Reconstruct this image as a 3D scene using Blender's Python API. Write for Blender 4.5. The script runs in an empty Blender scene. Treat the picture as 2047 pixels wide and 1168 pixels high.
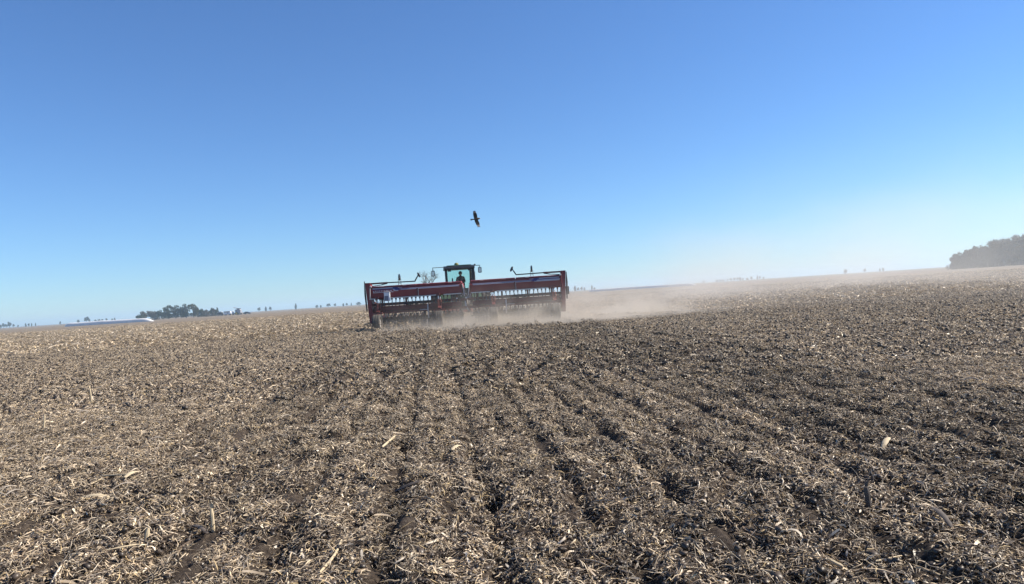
import bpy, bmesh, math, random
import numpy as np
from mathutils import Vector, Matrix, Euler

R = math.radians
PI = math.pi
scene = bpy.context.scene
COL = scene.collection
random.seed(7)

# ------------------------------------------------------------------ camera
CAM_H = 1.5
FPX = 1489.0
ROLL = R(3.69)
cam = bpy.data.cameras.new('camera')
cam.sensor_width = 36.0
cam.lens = 36.0 * FPX / 2047.0
cam.clip_start = 0.05
cam.clip_end = 20000
camo = bpy.data.objects.new('camera', cam)
COL.objects.link(camo)
pitch = math.atan(5.0 / FPX)
fw = Vector((0, math.cos(pitch), math.sin(pitch)))
up0 = Vector((0, -math.sin(pitch), math.cos(pitch)))
rt0 = Vector((1, 0, 0))
rt = rt0 * math.cos(ROLL) - up0 * math.sin(ROLL)
up = rt0 * math.sin(ROLL) + up0 * math.cos(ROLL)
m = Matrix((rt, up, -fw)).transposed().to_4x4()
m.translation = Vector((0, 0, CAM_H))
camo.matrix_world = m
scene.camera = camo

# ------------------------------------------------------------------ sky, sun, exposure
SUN_EL, SUN_AZ = R(39), R(80)          # azimuth measured from the view direction (+Y) towards +X
w = bpy.data.worlds.new('World')
scene.world = w
w.use_nodes = True
nt = w.node_tree
bg = nt.nodes['Background']
sky = nt.nodes.new('ShaderNodeTexSky')
sky.sky_type = 'NISHITA'
sky.sun_disc = False
sky.sun_elevation = SUN_EL
sky.sun_rotation = SUN_AZ
sky.altitude = 100
sky.air_density = 1.0
sky.dust_density = 0.0
sky.ozone_density = 4.0
hs = nt.nodes.new('ShaderNodeHueSaturation')
hs.inputs['Saturation'].default_value = 1.0
tint = nt.nodes.new('ShaderNodeVectorMath')
tint.operation = 'MULTIPLY'
tint.inputs[1].default_value = (0.72, 0.99, 1.32)
nt.links.new(sky.outputs[0], hs.inputs['Color'])
nt.links.new(hs.outputs[0], tint.inputs[0])
nt.links.new(tint.outputs[0], bg.inputs['Color'])
bg.inputs['Strength'].default_value = 0.0625
sun = bpy.data.lights.new('sun', 'SUN')
sun.energy = 5.0
sun.angle = R(0.53)
sun.color = (1.0, 0.92, 0.80)
suno = bpy.data.objects.new('sun', sun)
COL.objects.link(suno)
sd = Vector((math.sin(SUN_AZ) * math.cos(SUN_EL), math.cos(SUN_AZ) * math.cos(SUN_EL), math.sin(SUN_EL)))
suno.rotation_euler = sd.to_track_quat('Z', 'Y').to_euler()
suno.location = (60, 20, 60)
vs = scene.view_settings
vs.view_transform = 'Standard'
vs.look = 'None'
vs.gamma = 1.0
vs.exposure = 0.88
scene.cycles.use_denoising = True
scene.cycles.denoising_prefilter = 'ACCURATE'
scene.cycles.denoising_input_passes = 'RGB_ALBEDO_NORMAL'
scene.cycles.volume_bounces = 1
scene.cycles.max_bounces = 8
scene.cycles.transparent_max_bounces = 16


def at(px, py, d):
    """photo pixel at a chosen distance -> world x, z"""
    dx, dy = px - 1023.5, py - 584
    u = dx * math.cos(ROLL) - dy * math.sin(ROLL)
    v = -dy * math.cos(ROLL) - dx * math.sin(ROLL) + 5
    return u / FPX * d, v / FPX * d + CAM_H


def on_ground(px, py):
    dx, dy = px - 1023.5, py - 584
    u = dx * math.cos(ROLL) - dy * math.sin(ROLL)
    v = -dy * math.cos(ROLL) - dx * math.sin(ROLL) + 5
    d = FPX * CAM_H / -v
    return u / FPX * d, d


# ------------------------------------------------------------------ materials
def mat_base(name):
    mt = bpy.data.materials.new(name)
    mt.use_nodes = True
    return mt, mt.node_tree, mt.node_tree.nodes['Principled BSDF']


def paint(name, col, rough=0.5, metal=0.0, dust=0.35, dustcol=(0.34, 0.28, 0.2), scale=3.0, spec=0.5):
    """painted / plain surface with uneven colour, grime and settled field dust"""
    mt, t, b = mat_base(name)
    tc = t.nodes.new('ShaderNodeTexCoord')
    n = t.nodes.new('ShaderNodeTexNoise')
    n.inputs['Scale'].default_value = scale
    n.inputs['Detail'].default_value = 8
    n.inputs['Roughness'].default_value = 0.65
    t.links.new(tc.outputs['Object'], n.inputs['Vector'])
    r = t.nodes.new('ShaderNodeMapRange')
    r.inputs['From Min'].default_value = 0.35
    r.inputs['From Max'].default_value = 0.75
    r.inputs['To Max'].default_value = dust
    t.links.new(n.outputs['Fac'], r.inputs['Value'])
    mx = t.nodes.new('ShaderNodeMix')
    mx.data_type = 'RGBA'
    mx.inputs[6].default_value = (*col, 1)
    mx.inputs[7].default_value = (*dustcol, 1)
    t.links.new(r.outputs[0], mx.inputs[0])
    t.links.new(mx.outputs[2], b.inputs['Base Color'])
    rr = t.nodes.new('ShaderNodeMapRange')
    rr.inputs['To Min'].default_value = max(0.05, rough - 0.1)
    rr.inputs['To Max'].default_value = min(1, rough + 0.25)
    t.links.new(n.outputs['Fac'], rr.inputs['Value'])
    t.links.new(rr.outputs[0], b.inputs['Roughness'])
    b.inputs['Metallic'].default_value = metal
    b.inputs['Specular IOR Level'].default_value = spec
    return mt


def glass_mat(name, tint):
    mt = bpy.data.materials.new(name)
    mt.use_nodes = True
    t = mt.node_tree
    t.nodes.clear()
    o = t.nodes.new('ShaderNodeOutputMaterial')
    tr = t.nodes.new('ShaderNodeBsdfTransparent')
    tr.inputs[0].default_value = (*tint, 1)
    gl = t.nodes.new('ShaderNodeBsdfGlossy')
    gl.inputs['Roughness'].default_value = 0.04
    fr = t.nodes.new('ShaderNodeFresnel')
    fr.inputs[0].default_value = 1.45
    mx = t.nodes.new('ShaderNodeMixShader')
    t.links.new(fr.outputs[0], mx.inputs[0])
    t.links.new(tr.outputs[0], mx.inputs[1])
    t.links.new(gl.outputs[0], mx.inputs[2])
    t.links.new(mx.outputs[0], o.inputs['Surface'])
    return mt


def leaf_mat(name, c1, c2, trans=0.25):
    mt = bpy.data.materials.new(name)
    mt.use_nodes = True
    t = mt.node_tree
    t.nodes.clear()
    o = t.nodes.new('ShaderNodeOutputMaterial')
    g = t.nodes.new('ShaderNodeNewGeometry')
    mx = t.nodes.new('ShaderNodeMix')
    mx.data_type = 'RGBA'
    mx.inputs[6].default_value = (*c1, 1)
    mx.inputs[7].default_value = (*c2, 1)
    t.links.new(g.outputs['Random Per Island'], mx.inputs[0])
    d = t.nodes.new('ShaderNodeBsdfDiffuse')
    tl = t.nodes.new('ShaderNodeBsdfTranslucent')
    ms = t.nodes.new('ShaderNodeMixShader')
    ms.inputs[0].default_value = trans
    t.links.new(mx.outputs[2], d.inputs[0])
    t.links.new(mx.outputs[2], tl.inputs[0])
    t.links.new(d.outputs[0], ms.inputs[1])
    t.links.new(tl.outputs[0], ms.inputs[2])
    t.links.new(ms.outputs[0], o.inputs['Surface'])
    return mt


M = {}
M['red'] = paint('red_paint', (0.19, 0.011, 0.016), 0.42, dust=0.08, scale=2.2)
M['red_dark'] = paint('red_frame_paint', (0.10, 0.009, 0.011), 0.5, dust=0.15, scale=5)
M['rust_red'] = paint('bright_red_cylinder', (0.38, 0.075, 0.035), 0.45, dust=0.3, scale=6)
M['white'] = paint('white_decal', (0.44, 0.43, 0.46), 0.5, dust=0.2)
M['blue'] = paint('blue_decal', (0.035, 0.03, 0.15), 0.5, dust=0.1)
M['grey_metal'] = paint('grey_galvanised', (0.52, 0.50, 0.50), 0.42, metal=0.4, dust=0.35, scale=6)
M['steel'] = paint('bare_steel', (0.55, 0.54, 0.52), 0.3, metal=0.85, dust=0.3, scale=7)
M['black'] = paint('black_paint', (0.018, 0.018, 0.02), 0.45, dust=0.12)
M['hose'] = paint('black_hose_rubber', (0.015, 0.015, 0.017), 0.22, dust=0.05, spec=0.7)
M['rubber'] = paint('dusty_tyre_rubber', (0.03, 0.028, 0.026), 0.85, dust=0.5, dustcol=(0.20, 0.165, 0.125), scale=4)
M['plastic_white'] = paint('white_plastic', (0.75, 0.76, 0.78), 0.4, dust=0.12)
M['plastic_grey'] = paint('grey_plastic', (0.17, 0.18, 0.23), 0.5, dust=0.1)
M['green'] = paint('green_tractor_paint', (0.010, 0.06, 0.02), 0.4, dust=0.12)
M['olive'] = paint('olive_receiver', (0.16, 0.15, 0.02), 0.5, dust=0.1)
M['yellow'] = paint('yellow_paint', (0.62, 0.47, 0.03), 0.4, dust=0.2)
M['cab_dark'] = paint('dark_cab_frame', (0.012, 0.016, 0.022), 0.4, dust=0.06)
M['seat'] = paint('seat_fabric', (0.03, 0.03, 0.035), 0.9, dust=0.1)
M['cloth'] = paint('navy_work_shirt', (0.02, 0.028, 0.055), 0.95, dust=0.15)
M['skin'] = paint('skin', (0.42, 0.24, 0.16), 0.6, dust=0.0)
M['hair'] = paint('dark_hair', (0.015, 0.012, 0.01), 0.7, dust=0.0)
M['glass'] = glass_mat('green_tinted_glass', (0.86, 0.96, 0.945))
M['mirror'] = paint('mirror_glass', (0.5, 0.5, 0.5), 0.05, metal=1.0, dust=0.1)
M['bag'] = paint('white_silage_film', (0.66, 0.66, 0.66), 0.45, dust=0.35, scale=0.5)
M['bark'] = paint('tree_bark', (0.10, 0.085, 0.07), 0.95, dust=0.2, scale=4)
M['truck_white'] = paint('white_vehicle_paint', (0.70, 0.72, 0.76), 0.35, dust=0.15)
M['truck_dark'] = paint('dark_vehicle_paint', (0.03, 0.033, 0.04), 0.35, dust=0.15)
M['truck_grey'] = paint('grey_vehicle_paint', (0.30, 0.31, 0.35), 0.4, dust=0.2)
M['window_dark'] = paint('dark_vehicle_glass', (0.02, 0.03, 0.05), 0.08, dust=0.05)
M['stalk_pale'] = paint('pale_corn_stalk', (0.52, 0.42, 0.27), 0.75, dust=0.5, dustcol=(0.32, 0.24, 0.15), scale=14)
M['stalk_dark'] = paint('weathered_dark_stalk', (0.075, 0.06, 0.05), 0.85, dust=0.5, dustcol=(0.15, 0.12, 0.095), scale=14)
M['leaf_dark'] = leaf_mat('evergreen_foliage', (0.022, 0.034, 0.018), (0.055, 0.07, 0.034))
M['leaf_olive'] = leaf_mat('olive_foliage', (0.05, 0.055, 0.026), (0.10, 0.09, 0.045))
M['leaf_brown'] = leaf_mat('autumn_brown_foliage', (0.07, 0.055, 0.042), (0.12, 0.10, 0.07))
M['leaf_wood'] = leaf_mat('wood_foliage', (0.018, 0.020, 0.011), (0.05, 0.046, 0.026))
M['leaf_far'] = leaf_mat('far_tree_foliage', (0.04, 0.05, 0.035), (0.07, 0.08, 0.05))


# ------------------------------------------------------------------ mesh helpers
class MB:
    def __init__(self):
        self.v, self.f = [], []

    def add(self, vs, fs):
        o = len(self.v)
        self.v += [tuple(p) for p in vs]
        self.f += [tuple(i + o for i in q) for q in fs]
        return self

    def box(self, c, s, rot=None):
        hx, hy, hz = s[0] / 2, s[1] / 2, s[2] / 2
        vs = [Vector((x * hx, y * hy, z * hz)) for x in (-1, 1) for y in (-1, 1) for z in (-1, 1)]
        if rot:
            e = Euler(rot).to_matrix()
            vs = [e @ p for p in vs]
        vs = [p + Vector(c) for p in vs]
        return self.add(vs, [(0, 1, 3, 2), (4, 6, 7, 5), (0, 4, 5, 1), (2, 3, 7, 6), (0, 2, 6, 4), (1, 5, 7, 3)])

    def cbox(self, c, s, b):
        """box with chamfered edges in the x-z outline"""
        hx, hz = s[0] / 2, s[2] / 2
        pts = [(-hx + b, -hz), (hx - b, -hz), (hx, -hz + b), (hx, hz - b), (hx - b, hz), (-hx + b, hz), (-hx, hz - b), (-hx, -hz + b)]
        return self.prism([(p[0] + c[0], p[1] + c[2]) for p in pts], c[1] - s[1] / 2, c[1] + s[1] / 2, 'y')

    def beam(self, p0, p1, w, h=None, tw=None):
        p0, p1 = Vector(p0), Vector(p1)
        h = h or w
        tw = tw or 1.0
        d = (p1 - p0).normalized()
        a = Vector((0, 0, 1)) if abs(d.z) < 0.95 else Vector((0, 1, 0))
        s = d.cross(a).normalized()
        u = s.cross(d)
        vs = [p + s * x * w / 2 * k + u * z * h / 2 * k for p, k in ((p0, 1), (p1, tw)) for x, z in ((-1, -1), (1, -1), (1, 1), (-1, 1))]
        return self.add(vs, [(0, 1, 2, 3), (7, 6, 5, 4), (0, 4, 5, 1), (1, 5, 6, 2), (2, 6, 7, 3), (3, 7, 4, 0)])

    def tube(self, pts, rad, n=8, caps=True):
        pts = [Vector(p) for p in pts]
        if not isinstance(rad, (list, tuple)):
            rad = [rad] * len(pts)
        vs, fs = [], []
        prev = None
        for i, p in enumerate(pts):
            d = (pts[min(i + 1, len(pts) - 1)] - pts[max(i - 1, 0)]).normalized()
            a = prev if prev is not None else (Vector((0, 0, 1)) if abs(d.z) < 0.9 else Vector((1, 0, 0)))
            s = d.cross(a).normalized()
            u = s.cross(d).normalized()
            prev = u
            for k in range(n):
                t = 2 * PI * k / n
                vs.append(p + (s * math.cos(t) + u * math.sin(t)) * rad[i])
        for i in range(len(pts) - 1):
            for k in range(n):
                k2 = (k + 1) % n
                fs.append((i * n + k, i * n + k2, (i + 1) * n + k2, (i + 1) * n + k))
        if caps:
            fs.append(tuple(range(n - 1, -1, -1)))
            fs.append(tuple((len(pts) - 1) * n + k for k in range(n)))
        return self.add(vs, fs)

    def lathe(self, prof, c=(0, 0, 0), axis='x', n=24):
        """prof: (along axis, radius)"""
        vs, fs = [], []
        for a, r in prof:
            for k in range(n):
                t = 2 * PI * k / n
                p = (a, r * math.cos(t), r * math.sin(t))
                if axis == 'z':
                    p = (p[1], p[2], p[0])
                if axis == 'y':
                    p = (p[2], p[0], p[1])
                vs.append((p[0] + c[0], p[1] + c[1], p[2] + c[2]))
        L = len(prof)
        for i in range(L - 1):
            for k in range(n):
                k2 = (k + 1) % n
                fs.append((i * n + k, i * n + k2, (i + 1) * n + k2, (i + 1) * n + k))
        fs.append(tuple(range(n - 1, -1, -1)))
        fs.append(tuple((L - 1) * n + k for k in range(n)))
        return self.add(vs, fs)

    def prism(self, poly, a0, a1, axis='x'):
        """2-D outline pushed along an axis: axis x -> (y,z), y -> (x,z), z -> (x,y)"""
        def mk(p, a):
            return {'x': (a, p[0], p[1]), 'y': (p[0], a, p[1]), 'z': (p[0], p[1], a)}[axis]
        n = len(poly)
        vs = [mk(p, a0) for p in poly] + [mk(p, a1) for p in poly]
        fs = [tuple(range(n - 1, -1, -1)), tuple(range(n, 2 * n))] + [(i, (i + 1) % n, n + (i + 1) % n, n + i) for i in range(n)]
        return self.add(vs, fs)

    def mesh(self, name, mat, smooth=False):
        me = bpy.data.meshes.new(name)
        me.from_pydata(self.v, [], self.f)
        bm = bmesh.new()
        bm.from_mesh(me)
        bmesh.ops.recalc_face_normals(bm, faces=bm.faces)
        bm.to_mesh(me)
        bm.free()
        if mat:
            me.materials.append(mat if not isinstance(mat, str) else M[mat])
        if smooth:
            me.shade_smooth()
            me.set_sharp_from_angle(angle=R(38))
        return me

    def build(self, name, mat, parent=None, smooth=False, loc=(0, 0, 0)):
        o = bpy.data.objects.new(name, self.mesh(name, mat, smooth))
        COL.objects.link(o)
        o.location = loc
        o.parent = parent
        return o


def put(name, me, parent=None, loc=(0, 0, 0), rot=(0, 0, 0), scale=(1, 1, 1)):
    o = bpy.data.objects.new(name, me)
    COL.objects.link(o)
    o.location, o.rotation_euler, o.scale = loc, rot, scale
    o.parent = parent
    return o


def tag(o, label, cat, group=None, kind=None):
    if label:
        o['label'] = label
    if cat:
        o['category'] = cat
    if group:
        o['group'] = group
    if kind:
        o['kind'] = kind
    return o


def empty(name, loc, rz=0.0):
    o = bpy.data.objects.new(name, None)
    COL.objects.link(o)
    o.empty_display_size = 0.2
    o.location = loc
    o.rotation_euler = (0, 0, rz)
    return o


def mesh_np(name, V, F4=None, F3=None, mat=None, smooth=False):
    """fast mesh from numpy arrays"""
    me = bpy.data.meshes.new(name)
    loops, starts, n = [], [], 0
    if F4 is not None and len(F4):
        loops.append(F4.reshape(-1))
        starts.append(np.arange(len(F4)) * 4)
        n = len(F4) * 4
    if F3 is not None and len(F3):
        loops.append(F3.reshape(-1))
        starts.append(n + np.arange(len(F3)) * 3)
    L = np.concatenate(loops).astype(np.int32)
    S = np.concatenate(starts).astype(np.int32)
    me.vertices.add(len(V))
    me.vertices.foreach_set('co', V.astype(np.float32).reshape(-1))
    me.loops.add(len(L))
    me.loops.foreach_set('vertex_index', L)
    me.polygons.add(len(S))
    me.polygons.foreach_set('loop_start', S)
    me.update(calc_edges=True)
    if smooth:
        me.polygons.foreach_set('use_smooth', np.ones(len(S), dtype=bool))
    if mat:
        me.materials.append(mat)
    return me


# ------------------------------------------------------------------ the field: relief
def vnoise(x, y, wl, seed):
    x, y = np.asarray(x, float) / wl, np.asarray(y, float) / wl
    ix, iy = np.floor(x), np.floor(y)
    fx, fy = x - ix, y - iy
    fx, fy = fx * fx * (3 - 2 * fx), fy * fy * (3 - 2 * fy)

    def hsh(a, b):
        k = (a.astype(np.int64) * 374761393 + b.astype(np.int64) * 668265263 + seed * 1442695041) & 0xFFFFFFFF
        k = ((k ^ (k >> 13)) * 1274126177) & 0xFFFFFFFF
        k = ((k ^ (k >> 16)) * 2246822519) & 0xFFFFFFFF
        return ((k ^ (k >> 15)) & 0xFFFF) / 65535.0
    a, b = hsh(ix, iy), hsh(ix + 1, iy)
    c, d = hsh(ix, iy + 1), hsh(ix + 1, iy + 1)
    return (a * (1 - fx) + b * fx) * (1 - fy) + (c * (1 - fx) + d * fx) * fy


def sstep(a, b, v):
    t = np.clip((v - a) / (b - a), 0, 1)
    return t * t * (3 - 2 * t)


def path_x(y):
    """centre line of the sown pass: a straight run slanting up to the drill"""
    return -2.45 + 0.105 * (39.5 - y)


def strip(x, y):
    """1 inside the freshly sown pass, 0 outside"""
    s = x - path_x(y)
    e = 5.35 + (vnoise(x, y, 1.1, 3) - 0.5) * 0.9 + (vnoise(x, y, 0.3, 4) - 0.5) * 0.4
    mk = 1 - sstep(-0.35, 0.35, np.abs(s) - e)
    return mk * (1 - sstep(39.5, 40.5, y)), s


def relief(x, y, res=0.02):
    mk, s = strip(x, y)

    def oct_(wl, amp, seed):
        k = np.clip(wl / (res * 2.2) - 0.6, 0, 1)
        return amp * k * (vnoise(x, y, wl, seed) - 0.5)
    rough = 0.75 + 0.35 * mk
    h = oct_(7.0, 0.10, 11) + oct_(1.7, 0.055, 12)
    c = oct_(0.55, 0.055, 13) + oct_(0.27, 0.065, 14) + oct_(0.13, 0.045, 15) + oct_(0.055, 0.018, 16)
    # pressed wheel lanes
    lane = np.zeros_like(s)
    for o in (-4.7, -1.42, 1.42, 4.7):
        lane = np.maximum(lane, np.exp(-((s - o) / 0.28) ** 2))
    lane = lane * mk
    h = h + c * rough * (1 - 0.55 * lane) - 0.02 * lane
    # drill rows
    rw = 0.35
    k = np.floor(s / rw + 0.5)
    d = s - k * rw + (vnoise(x, y, 0.7, 21) - 0.5) * 0.09
    amp = (0.018 + 0.030 * (np.mod(k, 2) < 0.5)) * (0.7 + 0.6 * vnoise(k * 7.3, y * 0.12, 1.0, 22))
    kk = np.clip(rw / (res * 3) - 0.6, 0, 1)
    h = h - mk * kk * amp * np.exp(-(d / 0.085) ** 2) + mk * kk * 0.35 * amp * np.exp(-((np.abs(d) - 0.13) / 0.05) ** 2)
    # pits between clods
    p = vnoise(x, y, 0.24, 31)
    h = h - np.clip(0.32 / (res * 2.2) - 0.6, 0, 1) * (0.4 + 0.6 * mk) * 0.032 * sstep(0.70, 0.95, p)
    return h


# soil sheet, finer near the camera
ys = [1.2]
while ys[-1] < 4200:
    y_ = ys[-1]
    ys.append(y_ + max(0.014, y_ * (0.0042 if y_ < 45 else (0.012 if y_ < 200 else 0.06))))
ys = np.array(ys)
NX = 540
tt = np.linspace(-1, 1, NX)
HW = 0.86 * ys + 1.5
X = tt[None, :] * HW[:, None]
Y = np.repeat(ys[:, None], NX, 1)
RES = np.repeat(np.maximum(2 * HW / NX, np.gradient(ys))[:, None], NX, 1)
fade = 1 - sstep(150, 500, Y)
edge = 1 - sstep(0.97, 1.0, np.abs(np.repeat(tt[None, :], len(ys), 0)))
Z = (relief(X, Y, RES) * fade) * edge
V = np.stack([X, Y, Z], -1).reshape(-1, 3)
ii = np.arange(len(ys) - 1)[:, None] * NX + np.arange(NX - 1)[None, :]
F4 = np.stack([ii, ii + 1, ii + NX + 1, ii + NX], -1).reshape(-1, 4)

soil, t, b = mat_base('dark_soil_with_crop_residue')
tc = t.nodes.new('ShaderNodeTexCoord')
at_ = t.nodes.new('ShaderNodeAttribute')
at_.attribute_name = 'sown'


def noise_node(t, tc, scale, detail=6, rough=0.6, dist=0.0):
    n = t.nodes.new('ShaderNodeTexNoise')
    n.inputs['Scale'].default_value = scale
    n.inputs['Detail'].default_value = detail
    n.inputs['Roughness'].default_value = rough
    n.inputs['Distortion'].default_value = dist
    t.links.new(tc.outputs['Object'], n.inputs['Vector'])
    return n


def ramp_node(t, stops):
    r = t.nodes.new('ShaderNodeValToRGB')
    el = r.color_ramp.elements
    while len(el) < len(stops):
        el.new(0.5)
    for e_, (p_, c_) in zip(el, stops):
        e_.position = p_
        e_.color = (*c_, 1)
    return r


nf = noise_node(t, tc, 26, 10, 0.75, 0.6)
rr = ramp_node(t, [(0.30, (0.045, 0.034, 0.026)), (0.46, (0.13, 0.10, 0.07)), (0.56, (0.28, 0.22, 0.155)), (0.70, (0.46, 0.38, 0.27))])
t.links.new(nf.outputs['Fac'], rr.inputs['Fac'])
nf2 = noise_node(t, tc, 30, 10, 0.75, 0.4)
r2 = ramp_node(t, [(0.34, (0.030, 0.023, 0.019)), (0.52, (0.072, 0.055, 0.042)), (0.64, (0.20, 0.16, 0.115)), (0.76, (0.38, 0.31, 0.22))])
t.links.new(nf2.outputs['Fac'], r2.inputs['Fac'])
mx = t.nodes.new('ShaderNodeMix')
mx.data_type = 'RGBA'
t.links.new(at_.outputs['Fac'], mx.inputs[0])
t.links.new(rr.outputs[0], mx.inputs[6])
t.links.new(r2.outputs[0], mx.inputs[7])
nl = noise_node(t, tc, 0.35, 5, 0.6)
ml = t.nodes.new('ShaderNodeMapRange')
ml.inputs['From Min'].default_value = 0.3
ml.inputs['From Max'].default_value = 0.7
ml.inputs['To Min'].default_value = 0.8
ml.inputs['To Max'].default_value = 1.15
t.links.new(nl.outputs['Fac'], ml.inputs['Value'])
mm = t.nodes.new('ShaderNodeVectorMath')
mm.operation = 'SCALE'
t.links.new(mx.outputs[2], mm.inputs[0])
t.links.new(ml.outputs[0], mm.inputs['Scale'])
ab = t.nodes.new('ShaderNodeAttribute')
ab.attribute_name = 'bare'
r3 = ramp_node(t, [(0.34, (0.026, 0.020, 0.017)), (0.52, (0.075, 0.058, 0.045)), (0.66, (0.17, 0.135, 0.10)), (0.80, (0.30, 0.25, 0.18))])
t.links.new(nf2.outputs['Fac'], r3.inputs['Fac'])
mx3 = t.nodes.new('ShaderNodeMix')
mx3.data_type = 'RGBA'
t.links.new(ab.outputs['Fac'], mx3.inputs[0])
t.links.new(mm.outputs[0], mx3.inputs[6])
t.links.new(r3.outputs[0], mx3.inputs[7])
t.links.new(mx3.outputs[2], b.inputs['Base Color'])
b.inputs['Roughness'].default_value = 0.95
b.inputs['Specular IOR Level'].default_value = 0.1
nb = noise_node(t, tc, 18, 8, 0.75)
bp = t.nodes.new('ShaderNodeBump')
bp.inputs['Strength'].default_value = 0.9
bp.inputs['Distance'].default_value = 0.06
t.links.new(nb.outputs['Fac'], bp.inputs['Height'])
t.links.new(bp.outputs[0], b.inputs['Normal'])

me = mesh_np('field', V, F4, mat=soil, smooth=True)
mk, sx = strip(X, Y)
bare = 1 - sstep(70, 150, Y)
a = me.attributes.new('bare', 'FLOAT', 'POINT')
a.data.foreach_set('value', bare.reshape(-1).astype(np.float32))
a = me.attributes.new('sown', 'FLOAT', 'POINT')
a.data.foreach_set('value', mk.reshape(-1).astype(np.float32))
fo = bpy.data.objects.new('field', me)
COL.objects.link(fo)
tag(fo, 'tan harvested field covered in chopped corn residue', 'field', kind='structure')

g = MB()
G = 4600.0
g.add([(-G, -G, -0.3), (G, -G, -0.3), (G, G, -0.3), (-G, G, -0.3)], [(0, 1, 2, 3)])
go = g.build('ground', soil)
tag(go, 'wide flat farmland running out to the horizon', 'ground', kind='structure')


# ------------------------------------------------------------------ crop residue litter
rng = np.random.default_rng(5)
PAL = np.array([(0.62, 0.52, 0.37), (0.46, 0.385, 0.285), (0.74, 0.66, 0.52), (0.26, 0.20, 0.14), (0.13, 0.10, 0.072), (0.05, 0.04, 0.032), (0.58, 0.46, 0.26), (0.36, 0.325, 0.28)])
PW = np.array([0.24, 0.20, 0.10, 0.13, 0.12, 0.09, 0.05, 0.07])
PW = PW / PW.sum()
PAL = np.minimum(PAL * np.array([1.06, 1.0, 0.94]), 0.82)


ASPECT = [1.0, 1.0]     # spread of a patch across and along the drill rows


def piece_set(n, rad, lmin, lmax, wmin, wmax, curl, zmax, lift, segs=3, prism=False):
    """n curled straw or leaf shreds spread over a disc; returns vertices, quads, colours"""
    L = lmin + (lmax - lmin) * rng.random(n) ** 2.2
    W = wmin + (wmax - wmin) * rng.random(n) ** 1.6
    rr_ = rad * np.sqrt(rng.random(n))
    th = rng.random(n) * 2 * PI
    cx, cy = rr_ * np.cos(th) * ASPECT[0], rr_ * np.sin(th) * ASPECT[1]
    cz = zmax * rng.random(n) ** 1.5 * (1 - 0.55 * (rr_ / rad) ** 2)
    az = rng.random(n) * 2 * PI
    k = rng.normal(0, curl, n)                       # bend in plan
    tilt = rng.normal(0, lift, n)
    arch = np.abs(rng.normal(0, 0.5, n)) * (rng.random(n) < 0.6)
    twist = rng.normal(0, 0.7, n)
    S = segs + 1
    u = np.linspace(-0.5, 0.5, S)
    px, py, pz = np.zeros((n, S)), np.zeros((n, S)), np.zeros((n, S))
    ang = az[:, None] + k[:, None] * u[None, :]
    ds = L / segs
    for i in range(1, S):
        am = (ang[:, i] + ang[:, i - 1]) / 2
        px[:, i] = px[:, i - 1] + np.cos(am) * ds * np.cos(tilt)
        py[:, i] = py[:, i - 1] + np.sin(am) * ds * np.cos(tilt)
    px = px - px.mean(1, keepdims=True) + cx[:, None]
    py = py - py.mean(1, keepdims=True) + cy[:, None]
    pz = cz[:, None] + L[:, None] * np.sin(tilt)[:, None] * u[None, :] + arch[:, None] * L[:, None] * (0.25 - u[None, :] ** 2)
    nx_, ny_ = -np.sin(ang), np.cos(ang)
    roll = twist[:, None] * (1 + u[None, :] * 1.5) + rng.normal(0, 0.6, n)[:, None]
    taper = 1 - 0.5 * np.abs(u[None, :] * 2) ** 3
    wx = nx_ * np.cos(roll) * W[:, None] / 2 * taper
    wy = ny_ * np.cos(roll) * W[:, None] / 2 * taper
    wz = np.sin(roll) * W[:, None] / 2 * taper
    P0 = np.stack([px - wx, py - wy, pz - wz], -1)
    P1 = np.stack([px + wx, py + wy, pz + wz], -1)
    rows = [P0, P1]
    if prism:                                        # a third ridge gives the straw a body
        ox, oy, oz = -nx_ * np.sin(roll), -ny_ * np.sin(roll), np.cos(roll)
        hgt = (W * 0.75)[:, None] * taper
        rows.append(np.stack([px + ox * hgt, py + oy * hgt, pz + oz * hgt], -1))
    Rn = len(rows)
    VV = np.stack(rows, 2).reshape(n, S * Rn, 3)
    q = []
    pairs = [(0, 1)] if Rn == 2 else [(0, 1), (1, 2), (2, 0)]
    for i in range(segs):
        for a_, b_ in pairs:
            q.append((i * Rn + a_, i * Rn + b_, (i + 1) * Rn + b_, (i + 1) * Rn + a_))
    q = np.array(q)
    FF = (np.arange(n) * S * Rn)[:, None, None] + q[None]
    ci = rng.choice(len(PAL), n, p=PW)
    C = PAL[ci] * (0.8 + 0.4 * rng.random((n, 1)))
    CC = np.repeat(C, S * Rn, 0)
    return VV.reshape(-1, 3), FF.reshape(-1, 4), CC


def clod_set(n, rad, smin, smax, zmax):
    """small crumbs and clods of dark soil"""
    rr_ = rad * np.sqrt(rng.random(n))
    th = rng.random(n) * 2 * PI
    c = np.stack([rr_ * np.cos(th) * ASPECT[0], rr_ * np.sin(th) * ASPECT[1], zmax * rng.random(n) ** 2], -1)
    sz = smin + (smax - smin) * rng.random(n) ** 2
    cube = np.array([(x, y, z) for x in (-1, 1) for y in (-1, 1) for z in (-1, 1)], float) * 0.55
    V_ = c[:, None, :] + (cube[None] + rng.normal(0, 0.22, (n, 8, 3))) * sz[:, None, None] * np.array([1, 1, 0.75])
    q = np.array([(0, 1, 3, 2), (4, 6, 7, 5), (0, 4, 5, 1), (2, 3, 7, 6), (0, 2, 6, 4), (1, 5, 7, 3)])
    F_ = (np.arange(n) * 8)[:, None, None] + q[None]
    C = np.array([0.075, 0.057, 0.043]) * (0.55 + 0.9 * rng.random((n, 1)))
    return V_.reshape(-1, 3), F_.reshape(-1, 4), np.repeat(C, 8, 0)


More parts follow.
